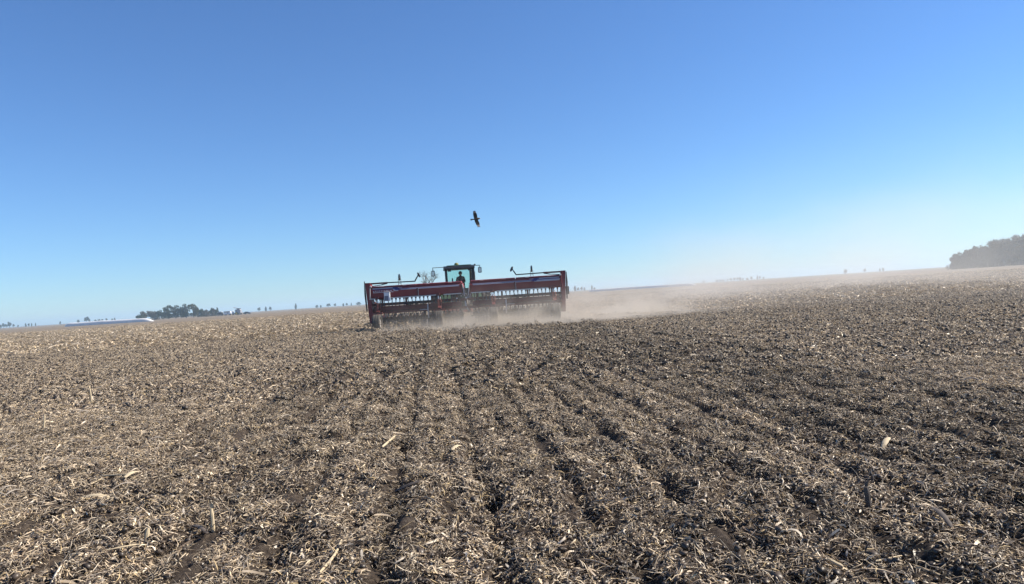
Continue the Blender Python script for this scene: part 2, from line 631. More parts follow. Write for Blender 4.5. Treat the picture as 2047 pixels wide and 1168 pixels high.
def join_sets(sets):
    V_, F_, C_, o = [], [], [], 0
    for v, f, c in sets:
        V_.append(v)
        F_.append(f + o)
        C_.append(c)
        o += len(v)
    return np.concatenate(V_), np.concatenate(F_), np.concatenate(C_)


lit = bpy.data.materials.new('chopped_corn_residue')
lit.use_nodes = True
t = lit.node_tree
t.nodes.clear()
out = t.nodes.new('ShaderNodeOutputMaterial')
ca = t.nodes.new('ShaderNodeAttribute')
ca.attribute_name = 'Col'
ti = t.nodes.new('ShaderNodeAttribute')
ti.attribute_type = 'INSTANCER'
ti.attribute_name = 'soiled'
mp = t.nodes.new('ShaderNodeMapRange')
mp.clamp = False
mp.inputs['To Min'].default_value = 1.0
mp.inputs['To Max'].default_value = 0.52
t.links.new(ti.outputs['Fac'], mp.inputs['Value'])
sc_ = t.nodes.new('ShaderNodeVectorMath')
sc_.operation = 'SCALE'
t.links.new(ca.outputs['Color'], sc_.inputs[0])
t.links.new(mp.outputs[0], sc_.inputs['Scale'])
df = t.nodes.new('ShaderNodeBsdfDiffuse')
tl = t.nodes.new('ShaderNodeBsdfTranslucent')
gs = t.nodes.new('ShaderNodeBsdfGlossy')
gs.inputs['Roughness'].default_value = 0.45
gs.inputs['Color'].default_value = (0.9, 0.88, 0.85, 1)
t.links.new(sc_.outputs[0], df.inputs[0])
t.links.new(sc_.outputs[0], tl.inputs[0])
m1 = t.nodes.new('ShaderNodeMixShader')
m1.inputs[0].default_value = 0.15
t.links.new(df.outputs[0], m1.inputs[1])
t.links.new(tl.outputs[0], m1.inputs[2])
m2 = t.nodes.new('ShaderNodeMixShader')
m2.inputs[0].default_value = 0.05
t.links.new(m1.outputs[0], m2.inputs[1])
t.links.new(gs.outputs[0], m2.inputs[2])
t.links.new(m2.outputs[0], out.inputs['Surface'])


def patch_collection(name, count, maker):
    c = bpy.data.collections.new(name)
    for i in range(2 * count):
        ASPECT[:] = (1.0, 1.0) if i < count else (0.42, 2.2)      # second half: long patches for the drill rows
        v, f, cc = join_sets(maker())
        me_ = mesh_np('residue', v, f, mat=lit)
        ca_ = me_.color_attributes.new('Col', 'FLOAT_COLOR', 'POINT')
        ca_.data.foreach_set('color', np.concatenate([cc, np.ones((len(cc), 1))], 1).astype(np.float32).reshape(-1))
        c.objects.link(bpy.data.objects.new('residue_%03d' % i, me_))
    return c


near_c = patch_collection('residue_near', 24, lambda: [
    piece_set(36, 0.15, 0.024, 0.095, 0.0042, 0.0095, 1.3, 0.04, 0.42, 3, True),
    piece_set(20, 0.15, 0.012, 0.045, 0.005, 0.013, 1.0, 0.03, 0.55, 2),
    piece_set(13, 0.15, 0.05, 0.17, 0.0026, 0.0046, 1.2, 0.045, 0.45, 3, True),
    piece_set(4, 0.14, 0.04, 0.12, 0.007, 0.016, 1.1, 0.04, 0.4, 4),
    clod_set(18, 0.15, 0.006, 0.026, 0.02)] + ([piece_set(1, 0.10, 0.14, 0.26, 0.008, 0.015, 0.35, 0.02, 0.12, 5, True)] if rng.random() < 0.14 else []))
mid_c = patch_collection('residue_mid', 16, lambda: [
    piece_set(56, 0.26, 0.035, 0.12, 0.0065, 0.0145, 1.2, 0.05, 0.45, 2, True),
    piece_set(26, 0.26, 0.02, 0.07, 0.009, 0.020, 0.8, 0.04, 0.55, 1),
    piece_set(4, 0.25, 0.06, 0.20, 0.011, 0.026, 1.0, 0.05, 0.4, 2),
    clod_set(13, 0.26, 0.015, 0.05, 0.03)])
far_c = patch_collection('residue_far', 8, lambda: [
    piece_set(420, 1.5, 0.08, 0.28, 0.012, 0.03, 0.8, 0.06, 0.35, 1, True),
    piece_set(240, 1.5, 0.06, 0.26, 0.02, 0.055, 0.8, 0.08, 0.45, 2)])


def scatter(name, coll, nvar, y0, y1, step, smin, smax, label, keep_sown=0.95):
    pts = []
    nrow = int((y1 - y0) / step)
    for j in range(nrow):
        yy = y0 + (j + 0.5) * step
        hw = 0.80 * yy + 1.0
        n = int(2 * hw / step)
        xs = -hw + (np.arange(n) + rng.random(n)) * step
        pts.append(np.stack([xs, yy + (rng.random(n) - 0.5) * step * 1.6], 1))
    P_ = np.concatenate(pts)
    P_ = P_[P_[:, 1] > 1.6]
    mk_, s_ = strip(P_[:, 0], P_[:, 1])
    clump = vnoise(P_[:, 0], P_[:, 1], 0.55, 41)
    keep = rng.random(len(P_)) < (1 - mk_ * (1 - keep_sown) * (0.4 + 1.2 * clump))
    fd = np.abs((s_ / 0.70 + 0.5) % 1.0 - 0.5) * 0.70
    keep &= rng.random(len(P_)) < 1 - 0.52 * mk_ * (fd < 0.09) * (step < 0.4) - 0.25 * mk_ * (fd > 0.29) * (step < 0.4)
    P_, mk_, s_ = P_[keep], mk_[keep], s_[keep]
    e = 0.08
    hz = relief(P_[:, 0], P_[:, 1], 0.03)
    hn = sum(relief(P_[:, 0] + ox * 0.07, P_[:, 1] + oy * 0.07, 0.03) for ox, oy in ((1, 0), (-1, 0), (0, 1), (0, -1))) / 4
    hz = np.maximum(hz * 0.6 + hn * 0.4, hn)
    gx = (relief(P_[:, 0] + e, P_[:, 1], 0.03) - relief(P_[:, 0] - e, P_[:, 1], 0.03)) / (2 * e)
    gy = (relief(P_[:, 0], P_[:, 1] + e, 0.03) - relief(P_[:, 0], P_[:, 1] - e, 0.03)) / (2 * e)
    n = len(P_)
    rot = np.zeros((n, 3))
    rz_ = rng.random(n) * 2 * PI
    inrow = rng.random(n) < mk_ * (0.0 if step > 1 else 0.9)
    rz_ = np.where(inrow, math.atan(0.105) + PI * (rng.random(n) < 0.5) + rng.normal(0, 0.05, n), rz_)
    for i in range(n):
        q = Vector((0, 0, 1)).rotation_difference(Vector((-gx[i] * 0.9, -gy[i] * 0.9, 1))).to_matrix() @ Matrix.Rotation(rz_[i], 3, 'Z')
        rot[i] = q.to_euler()
    me_ = bpy.data.meshes.new(name)
    me_.vertices.add(n)
    me_.vertices.foreach_set('co', np.stack([P_[:, 0], P_[:, 1], hz + 0.006], 1).astype(np.float32).reshape(-1))
    a_ = me_.attributes.new('rot', 'FLOAT_VECTOR', 'POINT')
    a_.data.foreach_set('vector', rot.astype(np.float32).reshape(-1))
    a_ = me_.attributes.new('size', 'FLOAT', 'POINT')
    a_.data.foreach_set('value', (smin + (smax - smin) * rng.random(n)).astype(np.float32))
    a_ = me_.attributes.new('variant', 'INT', 'POINT')
    a_.data.foreach_set('value', (rng.integers(0, nvar, n) + nvar * inrow).astype(np.int32))
    soiled = mk_ * (0.30 + 0.45 * sstep(-1.5, 4.5, s_) + 0.35 * (vnoise(P_[:, 0], P_[:, 1], 0.8, 42) - 0.5)) + (1 - mk_) * 0.25 * vnoise(P_[:, 0], P_[:, 1], 1.2, 43)
    fd = np.abs((s_ / 0.70 + 0.5) % 1.0 - 0.5) * 0.70
    soiled = soiled + rng.normal(0, 0.16, n) + mk_ * (0.74 * np.exp(-(fd / 0.10) ** 2) + 0.25 * np.exp(-((0.35 - fd) / 0.07) ** 2) - 0.22)
    for lo_ in (-4.7, -1.42, 1.42, 4.7):
        soiled = soiled - 0.35 * mk_ * np.exp(-((s_ - lo_) / 0.22) ** 2)
    streak = vnoise(s_ + (vnoise(P_[:, 0], P_[:, 1], 1.5, 46) - 0.5) * 0.1, P_[:, 1] * 0.05, 0.21, 44) * 0.6 + vnoise(s_, P_[:, 1] * 0.08, 0.9, 45) * 0.4
    soiled = soiled + (streak - 0.5) * (0.95 * mk_ + 0.5 * (1 - mk_))
    a_ = me_.attributes.new('soiled', 'FLOAT', 'POINT')
    a_.data.foreach_set('value', np.clip(soiled, -0.25, 1.1).astype(np.float32))
    o = bpy.data.objects.new(name, me_)
    COL.objects.link(o)
    tag(o, label, 'crop residue', kind='stuff')
    ng = bpy.data.node_groups.new(name, 'GeometryNodeTree')
    ng.interface.new_socket('Geometry', in_out='INPUT', socket_type='NodeSocketGeometry')
    ng.interface.new_socket('Geometry', in_out='OUTPUT', socket_type='NodeSocketGeometry')
    N = ng.nodes
    gi, go_ = N.new('NodeGroupInput'), N.new('NodeGroupOutput')
    ip = N.new('GeometryNodeInstanceOnPoints')
    ci = N.new('GeometryNodeCollectionInfo')
    ci.inputs['Collection'].default_value = coll
    ci.inputs['Separate Children'].default_value = True
    ci.inputs['Reset Children'].default_value = True
    ip.inputs['Pick Instance'].default_value = True

    def attr(nm, tp):
        q = N.new('GeometryNodeInputNamedAttribute')
        q.data_type = tp
        q.inputs['Name'].default_value = nm
        return q.outputs['Attribute']
    ng.links.new(gi.outputs[0], ip.inputs['Points'])
    ng.links.new(ci.outputs[0], ip.inputs['Instance'])
    ng.links.new(attr('variant', 'INT'), ip.inputs['Instance Index'])
    e2r = N.new('FunctionNodeEulerToRotation')
    ng.links.new(attr('rot', 'FLOAT_VECTOR'), e2r.inputs[0])
    ng.links.new(e2r.outputs[0], ip.inputs['Rotation'])
    ng.links.new(attr('size', 'FLOAT'), ip.inputs['Scale'])
    ng.links.new(ip.outputs[0], go_.inputs[0])
    md = o.modifiers.new('scatter', 'NODES')
    md.node_group = ng
    return o


scatter('crop_residue', near_c, 24, 1.8, 13.0, 0.14, 0.8, 1.25, 'thick mat of chopped straw and husks over the near soil')
scatter('crop_residue', mid_c, 16, 11.8, 40.0, 0.27, 0.85, 1.3, 'chopped straw spread over the field out to the drill')
scatter('crop_residue', far_c, 8, 39.5, 150.0, 1.5, 0.8, 1.4, 'chopped straw thinning out over the field beyond the drill', 1.0)

# ------------------------------------------------------------------ seed drill
def gz(x, y):
    return float(relief(np.array([x]), np.array([y]), 0.05)[0])


DX, DY = -2.45, 40.0
drill = empty('seed_drill', (DX, DY, -0.01))
tag(drill, 'wide red seed drill with two long hoppers raising dust behind the green tractor', 'seed drill')
HIN, HOUT = 0.24, 5.12
prof = [(0.10, 1.74), (0.03, 1.80), (0.0, 2.16), (0.10, 2.34), (1.02, 2.34), (1.14, 2.16), (0.95, 1.80), (0.85, 1.74)]
TILT = math.atan2(0.10, 0.18)


def tyre_mesh(r, wd, name, mat, lugs=0, n=36):
    b_ = MB()
    h = wd / 2
    p = [(-h * 0.62, r * 0.58), (-h * 0.92, r * 0.68), (-h, r * 0.84), (-h * 0.86, r * 0.96), (-h * 0.62, r), (-h * 0.5, r), (-h * 0.46, r * 0.975), (-h * 0.1, r * 0.975), (-h * 0.06, r * 1.0),
         (h * 0.06, r * 1.0), (h * 0.1, r * 0.975), (h * 0.46, r * 0.975), (h * 0.5, r), (h * 0.62, r), (h * 0.86, r * 0.96), (h, r * 0.84), (h * 0.92, r * 0.68), (h * 0.62, r * 0.58)]
    b_.lathe(p, n=n)
    for i in range(lugs):
        t_ = 2 * PI * i / lugs
        for s_ in (-1, 1):
            t2 = t_ + (0 if s_ > 0 else PI / lugs)
            c0 = Vector((s_ * h * 0.04, math.cos(t2) * r, math.sin(t2) * r))
            t3 = t2 + 0.16
            c1 = Vector((s_ * h * 0.95, math.cos(t3) * r * 0.97, math.sin(t3) * r * 0.97))
            b_.beam(c0, c1, 0.055, 0.09)
    return b_.mesh(name, mat, True)


def rim_mesh(r, wd, mat):
    b_ = MB()
    h = wd / 2
    b_.lathe([(-h * 0.64, r * 0.60), (-h * 0.66, r * 0.52), (-h * 0.35, r * 0.46), (-h * 0.2, r * 0.2), (-h * 0.45, r * 0.16), (-h * 0.45, r * 0.02)], n=24)
    b_.lathe([(h * 0.64, r * 0.60), (h * 0.66, r * 0.52), (h * 0.35, r * 0.46), (h * 0.2, r * 0.2), (h * 0.45, r * 0.16), (h * 0.45, r * 0.02)], n=24)
    return b_.mesh('rim', mat, True)


ty_me, rim_me = tyre_mesh(0.46, 0.42, 'tyre', 'rubber'), rim_mesh(0.46, 0.42, 'grey_metal')

# shared meshes for repeated parts
meter_me = MB().box((0, 0, -0.03), (0.085, 0.13, 0.08)).box((0, 0, -0.09), (0.055, 0.09, 0.06)).mesh('seed_meter', 'black')
tube_me = {}
for kx in (-1, 0, 1):
    tube_me[kx] = MB().tube([(0, 0, -0.10), (kx * 0.03, 0.02, -0.32), (kx * 0.05, -0.05, -0.6), (0, -0.12, -0.95)], 0.026, 6).mesh('seed_tube', 'hose', True)
arm_me = MB().beam((0, 0.75, 0.14), (0, 0.0, -0.10), 0.09, 0.12).beam((0, 0.42, 0.05), (0, 0.40, -0.40), 0.13, 0.16).beam((0, 0.02, -0.08), (0, -0.22, -0.46), 0.07, 0.10).mesh('row_unit', 'black')
disc_me = MB().lathe([(-0.012, 0.03), (-0.012, 0.08), (-0.003, 0.215), (0.003, 0.215), (0.012, 0.08), (0.012, 0.03)], n=20).mesh('opener_disc', 'steel', True)
press_me = MB().lathe([(-0.03, 0.04), (-0.03, 0.12), (-0.02, 0.165), (0.02, 0.165), (0.03, 0.12), (0.03, 0.04)], n=18).mesh('press_wheel', 'rubber', True)
spring_pts = [(0.035 * math.cos(a_ * 0.9), 0.035 * math.sin(a_ * 0.9), -0.012 * a_) for a_ in range(0, 40)]
spring_me = MB().tube(spring_pts, 0.008, 4).mesh('down_spring', 'rust_red')
random.seed(11)

for s in (-1, 1):
    x0, x1 = (HIN, HOUT) if s > 0 else (-HOUT, -HIN)
    hop = MB().prism(prof, x0, x1, 'x').build('hopper', 'red', drill)
    # end plate towards the centre, leaning outwards at the foot
    xi = s * HIN
    MB().add([(xi - s * 0.014, -0.03, 2.30), (xi - s * 0.014, 1.1, 2.30), (xi + s * 0.0 - s * 0.07, 1.1, 1.70), (xi - s * 0.07, -0.03, 1.70),
              (xi - s * 0.05, -0.03, 2.30), (xi - s * 0.05, 1.1, 2.30), (xi - s * 0.12, 1.1, 1.70), (xi - s * 0.12, -0.03, 1.70)],
             [(0, 1, 2, 3), (7, 6, 5, 4), (0, 4, 5, 1), (1, 5, 6, 2), (2, 6, 7, 3), (3, 7, 4, 0)]).build('end_plate', 'red', hop)
    MB().tube([(xi - s * 0.03, -0.07, 2.22), (xi - s * 0.06, -0.08, 2.18), (xi - s * 0.13, -0.05, 1.64)], 0.022, 6).build('grab_rail', 'grey_metal', hop, True)
    # lids
    for q in range(2):
        a0 = x0 + 0.02 + q * (x1 - x0) / 2
        a1 = a0 + (x1 - x0) / 2 - 0.04
        lid = MB().prism([(0.055, 2.345), (0.075, 2.40), (0.5, 2.425), (1.05, 2.40), (1.07, 2.345)], a0, a1, 'x').build('lid', 'red', hop)
        for hx in (0.25, 0.75):
            hxx = a0 + (a1 - a0) * hx
            MB().tube([(hxx - 0.09, 0.055, 2.37), (hxx - 0.07, 0.01, 2.38), (hxx + 0.07, 0.01, 2.38), (hxx + 0.09, 0.055, 2.37)], 0.011, 5).build('lid_handle', 'grey_metal', lid)
    # ledge board along the foot of the hopper
    for (la, lb) in ((HIN + 0.02, 1.22), (1.62, 4.42), (4.86, HOUT)) if s < 0 else ((HIN + 0.02, 1.30), (1.62, 4.40)):
        MB().box((s * (la + lb) / 2, -0.045, 1.735), (lb - la, 0.15, 0.03)).box((s * (la + lb) / 2, -0.115, 1.748), (lb - la, 0.012, 0.052)).build('ledge', 'grey_metal', hop)
    # middle strap
    MB().box((s * 2.62, -0.012, 1.98), (0.085, 0.022, 0.42)).build('strap', 'red_dark', hop)
    MB().box((s * 2.62 + 0.055, -0.014, 1.98), (0.018, 0.02, 0.42)).build('strap_edge', 'grey_metal', hop)

    def decal(xa, xb, za, zb, mt, off=0.004, skew=0.0, name='stripe'):
        """thin strip of film on the upper rear panel (from the fold at z 2.16 up and down it)"""
        def yz(z, o_):
            if z > 2.16:
                f_ = (z - 2.16) / 0.18
                return (f_ * 0.10 - o_ * 0.87, z + o_ * 0.48)
            f_ = (2.16 - z) / 0.36
            return (f_ * 0.03 - o_, z)
        zs = [za] + ([2.16] if za < 2.16 < zb else []) + [zb]
        vs, fs = [], []
        for k_, z in enumerate(zs):
            dxx = skew * (z - za)
            for xx in (xa, xb):
                for o_ in (off - 0.002, off):
                    y_, z_ = yz(z, o_)
                    vs.append((s * xx + s * dxx, y_, z_))
        for k_ in range(len(zs) - 1):
            o0, o1 = k_ * 4, k_ * 4 + 4
            fs += [(o0 + 1, o0 + 3, o1 + 3, o1 + 1), (o0, o1, o1 + 2, o0 + 2), (o0, o0 + 1, o1 + 1, o1), (o0 + 2, o1 + 2, o1 + 3, o0 + 3)]
        fs += [(0, 2, 3, 1), (len(vs) - 4, len(vs) - 3, len(vs) - 1, len(vs) - 2)]
        return MB().add(vs, fs).build(name, mt, hop)
    decal(HIN + 0.12, 3.62, 2.205, 2.226, 'white')
    decal(HIN + 0.12, 3.50, 2.175, 2.202, 'blue')
    decal(HIN + 0.14, 3.60, 2.145, 2.170, 'white')
    # swoosh: blue slanted block between white blocks
    decal(3.50, 3.78, 2.15, 2.31, 'blue', 0.007, 1.2)
    decal(3.80, 5.02, 2.262, 2.318, 'white', 0.004, 0.6)
    decal(3.78, 5.04, 2.225, 2.256, 'blue', 0.004, 0.6)
    decal(3.42, 3.72, 2.262, 2.29, 'white', 0.005, 0.6, 'lettering')
    if s > 0:
        decal(3.66, 5.02, 2.12, 2.215, 'white', 0.004, 0.8)
    else:
        decal(3.62, 3.86, 2.10, 2.22, 'white', 0.004, 0.8)
        decal(3.9, 5.0, 2.055, 2.09, 'white', 0.004, 0)
        decal(4.93, 5.0, 2.095, 2.16, 'white', 0.004, 0)
        xl = 3.98
        for wl in (0.13, 0.06, 0.12, 0.09, 0.05, 0.10, 0.11, 0.06, 0.09):
            decal(xl, xl + wl * 0.75, 2.13, 2.175, 'white', 0.005, 0.1, 'lettering')
            xl += wl + 0.015
    # toolbars and frame
    for nm, y_, z_, sz in (('toolbar', 0.42, 1.42, 0.14), ('toolbar', 0.15, 0.98, 0.12), ('toolbar', 1.5, 0.98, 0.14), ('toolbar', 0.9, 1.45, 0.10)):
        MB().box((s * (0.02 + 5.3) / 2, y_, z_), (5.28, sz, sz)).build(nm, 'red_dark', drill)
    for px_ in (0.55, 1.9, 3.3, 4.6):
        MB().beam((s * px_, 0.42, 1.35), (s * px_, 0.35, 1.75), 0.10, 0.08).beam((s * px_, 0.35, 1.36), (s * px_, 0.15, 1.0), 0.09, 0.09).build('upright', 'red_dark', drill)
        MB().beam((s * px_, 0.9, 1.44), (s * px_, 1.5, 1.0), 0.09, 0.09).build('frame_brace', 'red_dark', drill)
    MB().box((s * 2.65, 0.06, 1.20), (4.7, 0.05, 0.24)).build('guard_panel', 'red_dark', drill)
    MB().box((s * 2.7, 0.75, 0.62), (4.9, 0.10, 0.16)).build('cross_beam', 'black', drill)
    MB().box((s * 2.7, 1.0, 1.12), (4.9, 0.08, 0.20)).build('cross_beam', 'black', drill)
    MB().tube([(s * 0.2, -0.2, 0.52), (s * 5.1, -0.2, 0.52)], 0.03, 8).build('harrow_bar', 'black', drill)
    # end frame
    xe = s * 5.26
    ef = MB().add([(xe - 0.13, -0.05, 2.62), (xe + 0.13, -0.05, 2.62), (xe + 0.13, 0.55, 2.62), (xe - 0.13, 0.55, 2.62),
                   (xe - 0.10 - s * 0.10, -0.05, 0.42), (xe + 0.10 - s * 0.10, -0.05, 0.42), (xe + 0.10 - s * 0.10, 1.2, 0.42), (xe - 0.10 - s * 0.10, 1.2, 0.42)],
                  [(0, 1, 2, 3), (7, 6, 5, 4), (0, 4, 5, 1), (1, 5, 6, 2), (2, 6, 7, 3), (3, 7, 4, 0)]).build('end_frame', 'red', drill)
    MB().tube([(s * 5.42, -0.02, 2.72 if s < 0 else 2.55), (s * 5.42, -0.02, 2.0), (s * 5.38, -0.02, 1.1)], [0.022, 0.05, 0.035], 8).build('fold_cylinder', 'black', ef, True)
    MB().tube([(s * 5.13, -0.09, 2.34), (s * 5.16, -0.10, 1.7)], 0.025, 8).build('side_pipe', 'grey_metal' if s < 0 else 'red', ef, True)
    MB().lathe([(-0.05, 0.03), (-0.04, 0.05), (0.04, 0.05), (0.05, 0.03)], (s * 5.09, -0.08, 2.40), n=12).build('pivot_pin', 'grey_metal', ef, True)
    if s > 0:
        MB().box((s * 5.44, 0.15, 1.55), (0.16, 0.3, 0.42)).build('valve_box', 'black', ef)
    MB().beam((s * 5.2, 1.2, 1.5), (s * 5.2, 3.4, 1.1), 0.10, 0.22).beam((s * 5.2, 1.2, 0.7), (s * 5.2, 3.4, 1.0), 0.10, 0.16).beam((s * 5.2, 2.2, 1.35), (s * 5.2, 2.3, 0.85), 0.08, 0.3).build('side_frame', 'red_dark', drill)
    # marker arm folded over the hopper
    ma = MB().beam((s * 5.2, 0.1, 2.57), (s * 4.2, 0.1, 2.575), 0.09, 0.085).build('marker_arm', 'red_dark', drill)
    MB().beam((s * 4.2, 0.1, 2.575), (s * 2.72, 0.1, 2.56), 0.06, 0.06).build('boom_end', 'black', ma)
    MB().beam((s * 2.74, 0.1, 2.545), (s * 2.60, 0.1, 2.78), 0.075, 0.06).beam((s * 2.60, 0.1, 2.76), (s * 2.50, 0.1, 2.98), 0.05, 0.05).build('disc_fork', 'black', ma)
    MB().lathe([(-0.03, 0.02), (-0.015, 0.09), (0.0, 0.15), (0.012, 0.15), (0.0, 0.09), (0.02, 0.02)], n=22).build('marker_disc', 'black', ma, True, (s * 2.50, 0.02, 2.88)).rotation_euler = (0, R(s * 24), R(26))
    MB().beam((s * 5.05, 0.1, 2.43), (s * 4.55, 0.1, 2.475), 0.04).beam((s * 4.55, 0.1, 2.475), (s * 4.22, 0.1, 2.54), 0.05).build('arm_brace', 'black', ma)
    # second disc on its stand
    st = MB()
    for o_ in (-0.07, 0.07):
        st.tube([(s * 3.58 + o_, 0.3, 2.38), (s * 3.58 + o_, 0.3, 2.74)], 0.012, 6)
    st.tube([(s * 3.5, 0.3, 2.5), (s * 3.66, 0.3, 2.5)], 0.01, 6)
    stand = st.build('disc_stand', 'black', drill)
    MB().lathe([(-0.05, 0.03), (-0.055, 0.10), (-0.03, 0.18), (0.03, 0.18), (0.055, 0.10), (0.05, 0.03)], (s * 3.58, 0.3, 2.83), n=20).build('marker_wheel', 'hose', stand, True)
    # carrying wheels with lift cylinders
    for wx in (1.44, 4.70):
        wo = put('wheel', ty_me, drill, (s * wx, -0.95, 0.46))
        put('rim', rim_me, wo)
        yk = MB().box((s * wx, -0.62, 0.97), (0.5, 0.16, 0.09)).beam((s * wx - 0.235, -0.62, 0.99), (s * wx - 0.235, -0.95, 0.46), 0.03, 0.12)
        yk.beam((s * wx, -0.62, 1.0), (s * wx, 0.42, 1.30), 0.16, 0.14).build('wheel_fork', 'red_dark', drill)
        lc = MB().tube([(s * wx - 0.06, -0.22, 1.03), (s * wx - 0.06, -0.16, 1.52)], 0.055, 10).build('lift_cylinder', 'rust_red', drill, True)
        MB().tube([(s * wx - 0.06, -0.16, 1.52), (s * wx - 0.06, -0.14, 1.74)], 0.03, 8).build('piston_rod', 'steel', lc, True)
        MB().tube([(s * wx + 0.07, -0.24, 1.08), (s * wx + 0.08, -0.20, 1.46), (s * wx + 0.02, -0.18, 1.58), (s * wx - 0.04, -0.17, 1.54)], 0.016, 6).build('hydraulic_pipe', 'rust_red', lc, True)
        MB().box((s * wx - 0.06, -0.14, 1.79), (0.15, 0.12, 0.12)).lathe([(-0.1, 0.03), (-0.1, 0.05), (0.1, 0.05), (0.1, 0.03)], (s * wx - 0.06, -0.17, 1.75), n=10).build('cylinder_bracket', 'red_dark', drill)
    # meters, tubes, row units
    nrow = 22
    for k in range(nrow):
        xx = s * (HIN + 0.16 + k * 0.215)
        mo = put('seed_meter', meter_me, drill, (xx, 0.30, 1.735))
        put('seed_tube', tube_me[random.choice((-1, 0, 1))], mo, (0, 0, 0))
        near_wheel = min(abs(abs(xx) - 1.44), abs(abs(xx) - 4.70)) < 0.30
        back = (0.0 if k % 2 else 0.42) + (0.55 if near_wheel else 0)
        ru = put('row_unit', arm_me, drill, (xx + random.uniform(-0.035, 0.035), 0.15 + back, 0.66 + random.uniform(-0.04, 0.05)), (random.uniform(-0.06, 0.06), random.uniform(-0.05, 0.05), 0))
        put('opener_disc', disc_me, ru, (0.02, 0.40, -0.47), (0, 0, R(5)))
        put('press_wheel', press_me, ru, (0.0, -0.25, -0.47), (0, R(random.uniform(-4, 4)), 0))
        put('down_spring', spring_me, ru, (0, 0.12, 0.38))
        if True:
            fu = put('row_unit', arm_me, drill, (xx + s * 0.107 + random.uniform(-0.02, 0.02), 1.15 + random.uniform(-0.1, 0.1), 0.64 + random.uniform(-0.03, 0.05)))
            put('opener_disc', disc_me, fu, (0.02, 0.40, -0.47), (0, 0, R(-5)))
    # looped black hoses over the toolbar
    for hx, hw_ in ((3.05, 0.30), (2.35, 0.36), (2.7, 0.2)):
        for q in range(3):
            pts = []
            for a_ in range(0, 15):
                u_ = a_ / 14
                pts.append((s * hx + (u_ - 0.5) * 2 * hw_ * (1 - 0.14 * q), -0.02 - 0.05 * q + 0.05 * math.sin(u_ * 9 + q), 1.47 - 0.10 * math.sin(u_ * PI) * (0.6 + 0.5 * q) + 0.035 * math.sin(u_ * 16 + q * 2)))
            MB().tube(pts, 0.022, 6).build('hydraulic_hose', 'hose', drill, True)
    MB().tube([(s * 2.1, -0.05, 1.32), (s * 2.1, -0.09, 1.0), (s * 2.08, -0.1, 0.5)], 0.03, 6).tube([(s * 2.1, -0.06, 1.0), (s * 2.3, -0.06, 1.02), (s * 2.55, -0.05, 1.0)], 0.022, 6).build('drag_bracket', 'grey_metal', drill, True)

# small tail lamps hanging by the left end, hitch and draw bar
MB().beam((0, 1.5, 0.98), (0, 4.0, 0.62), 0.18, 0.20).build('draw_bar', 'red_dark', drill)
for s in (-1, 1):
    MB().beam((s * 1.9, 1.5, 0.98), (s * 0.08, 3.4, 0.70), 0.12, 0.14).build('draw_brace', 'red_dark', drill)
MB().box((0, 4.08, 0.60), (0.10, 0.25, 0.06)).build('hitch_ring', 'steel', drill)
MB().tube([(-0.10, 0.30, 1.32), (-0.08, 0.22, 1.08), (0.02, 0.20, 0.86), (0.1, 0.25, 0.8)], 0.035, 8).build('coupling_pipe', 'steel', drill, True)
for q in range(4):
    MB().tube([(-0.16 + 0.1 * q, 0.5, 1.42), (-0.1 + 0.08 * q, 1.2, 1.55 + 0.05 * q), (-0.15 + 0.1 * q, 2.4, 1.2), (-0.2 + 0.1 * q - 0.2, 4.0, 1.05)], 0.02, 6).build('hydraulic_hose', 'hose', drill, True)
for xx in (-0.55, -0.05):
    MB().lathe([(-0.03, 0.02), (-0.03, 0.045), (0.03, 0.045), (0.04, 0.02)], (xx, 0.32, 1.50), axis='y', n=10).build('reflector', 'plastic_white', drill)

# white plastic container hung on the hopper
jr = empty('plastic_container', (DX - 4.23, DY - 0.14, 1.56))
tag(jr, 'white plastic container with grey front hanging on the rear of the red hopper', 'container')
MB().cbox((0, 0.0, 0.22), (0.30, 0.20, 0.40), 0.03).build('body', 'plastic_white', jr)
MB().cbox((-0.025, -0.106, 0.17), (0.21, 0.012, 0.26), 0.02).build('front_panel', 'plastic_grey', jr)
MB().cbox((0, 0.0, 0.445), (0.32, 0.22, 0.05), 0.012).build('lid', 'plastic_white', jr)
MB().tube([(-0.15, 0, 0.42), (-0.14, -0.02, 0.53), (0.14, -0.02, 0.53), (0.15, 0, 0.42)], 0.01, 6).build('handle', 'grey_metal', jr)

# ------------------------------------------------------------------ tractor
TX, TY, TYAW = -3.18, 46.0, R(7)
tr = empty('tractor', (TX, TY, 0.0), TYAW)
tag(tr, 'green farm tractor with dark cab and wide mirrors pulling the red seed drill', 'tractor')
rw_me, rr_me = tyre_mesh(0.96, 0.52, 'tyre', 'rubber', 22), rim_mesh(0.96, 0.52, 'yellow')
fw_me, fr_me = tyre_mesh(0.72, 0.42, 'tyre', 'rubber', 20), rim_mesh(0.72, 0.42, 'yellow')
for s in (-1, 1):
    for xx in (0.92, 1.56):
        wo = put('wheel', rw_me, tr, (s * xx, 0, 0.97))
        put('rim', rr_me, wo)
    wo = put('wheel', fw_me, tr, (s * 0.95, 2.95, 0.73))
    put('rim', fr_me, wo)
    pts = [(0.52 * math.cos(a_) * 2.15, 0.97 + 0.52 * math.sin(a_) * 2.15) for a_ in np.linspace(R(15), R(165), 12)]
    inn = [(y_ * 0.97, 0.97 + (z_ - 0.97) * 0.97) for y_, z_ in pts][::-1]
    MB().prism(pts + inn, s * 0.66, s * 1.22, 'x').build('fender', 'green', tr)
MB().tube([(-1.9, 0, 0.97), (1.9, 0, 0.97)], 0.12, 12).build('rear_axle', 'green', tr, True)
MB().tube([(-0.95, 2.95, 0.72), (0.95, 2.95, 0.72)], 0.09, 10).build('front_axle', 'green', tr, True)
MB().box((0, 1.4, 0.92), (0.5, 3.2, 0.55)).build('chassis', 'green', tr)
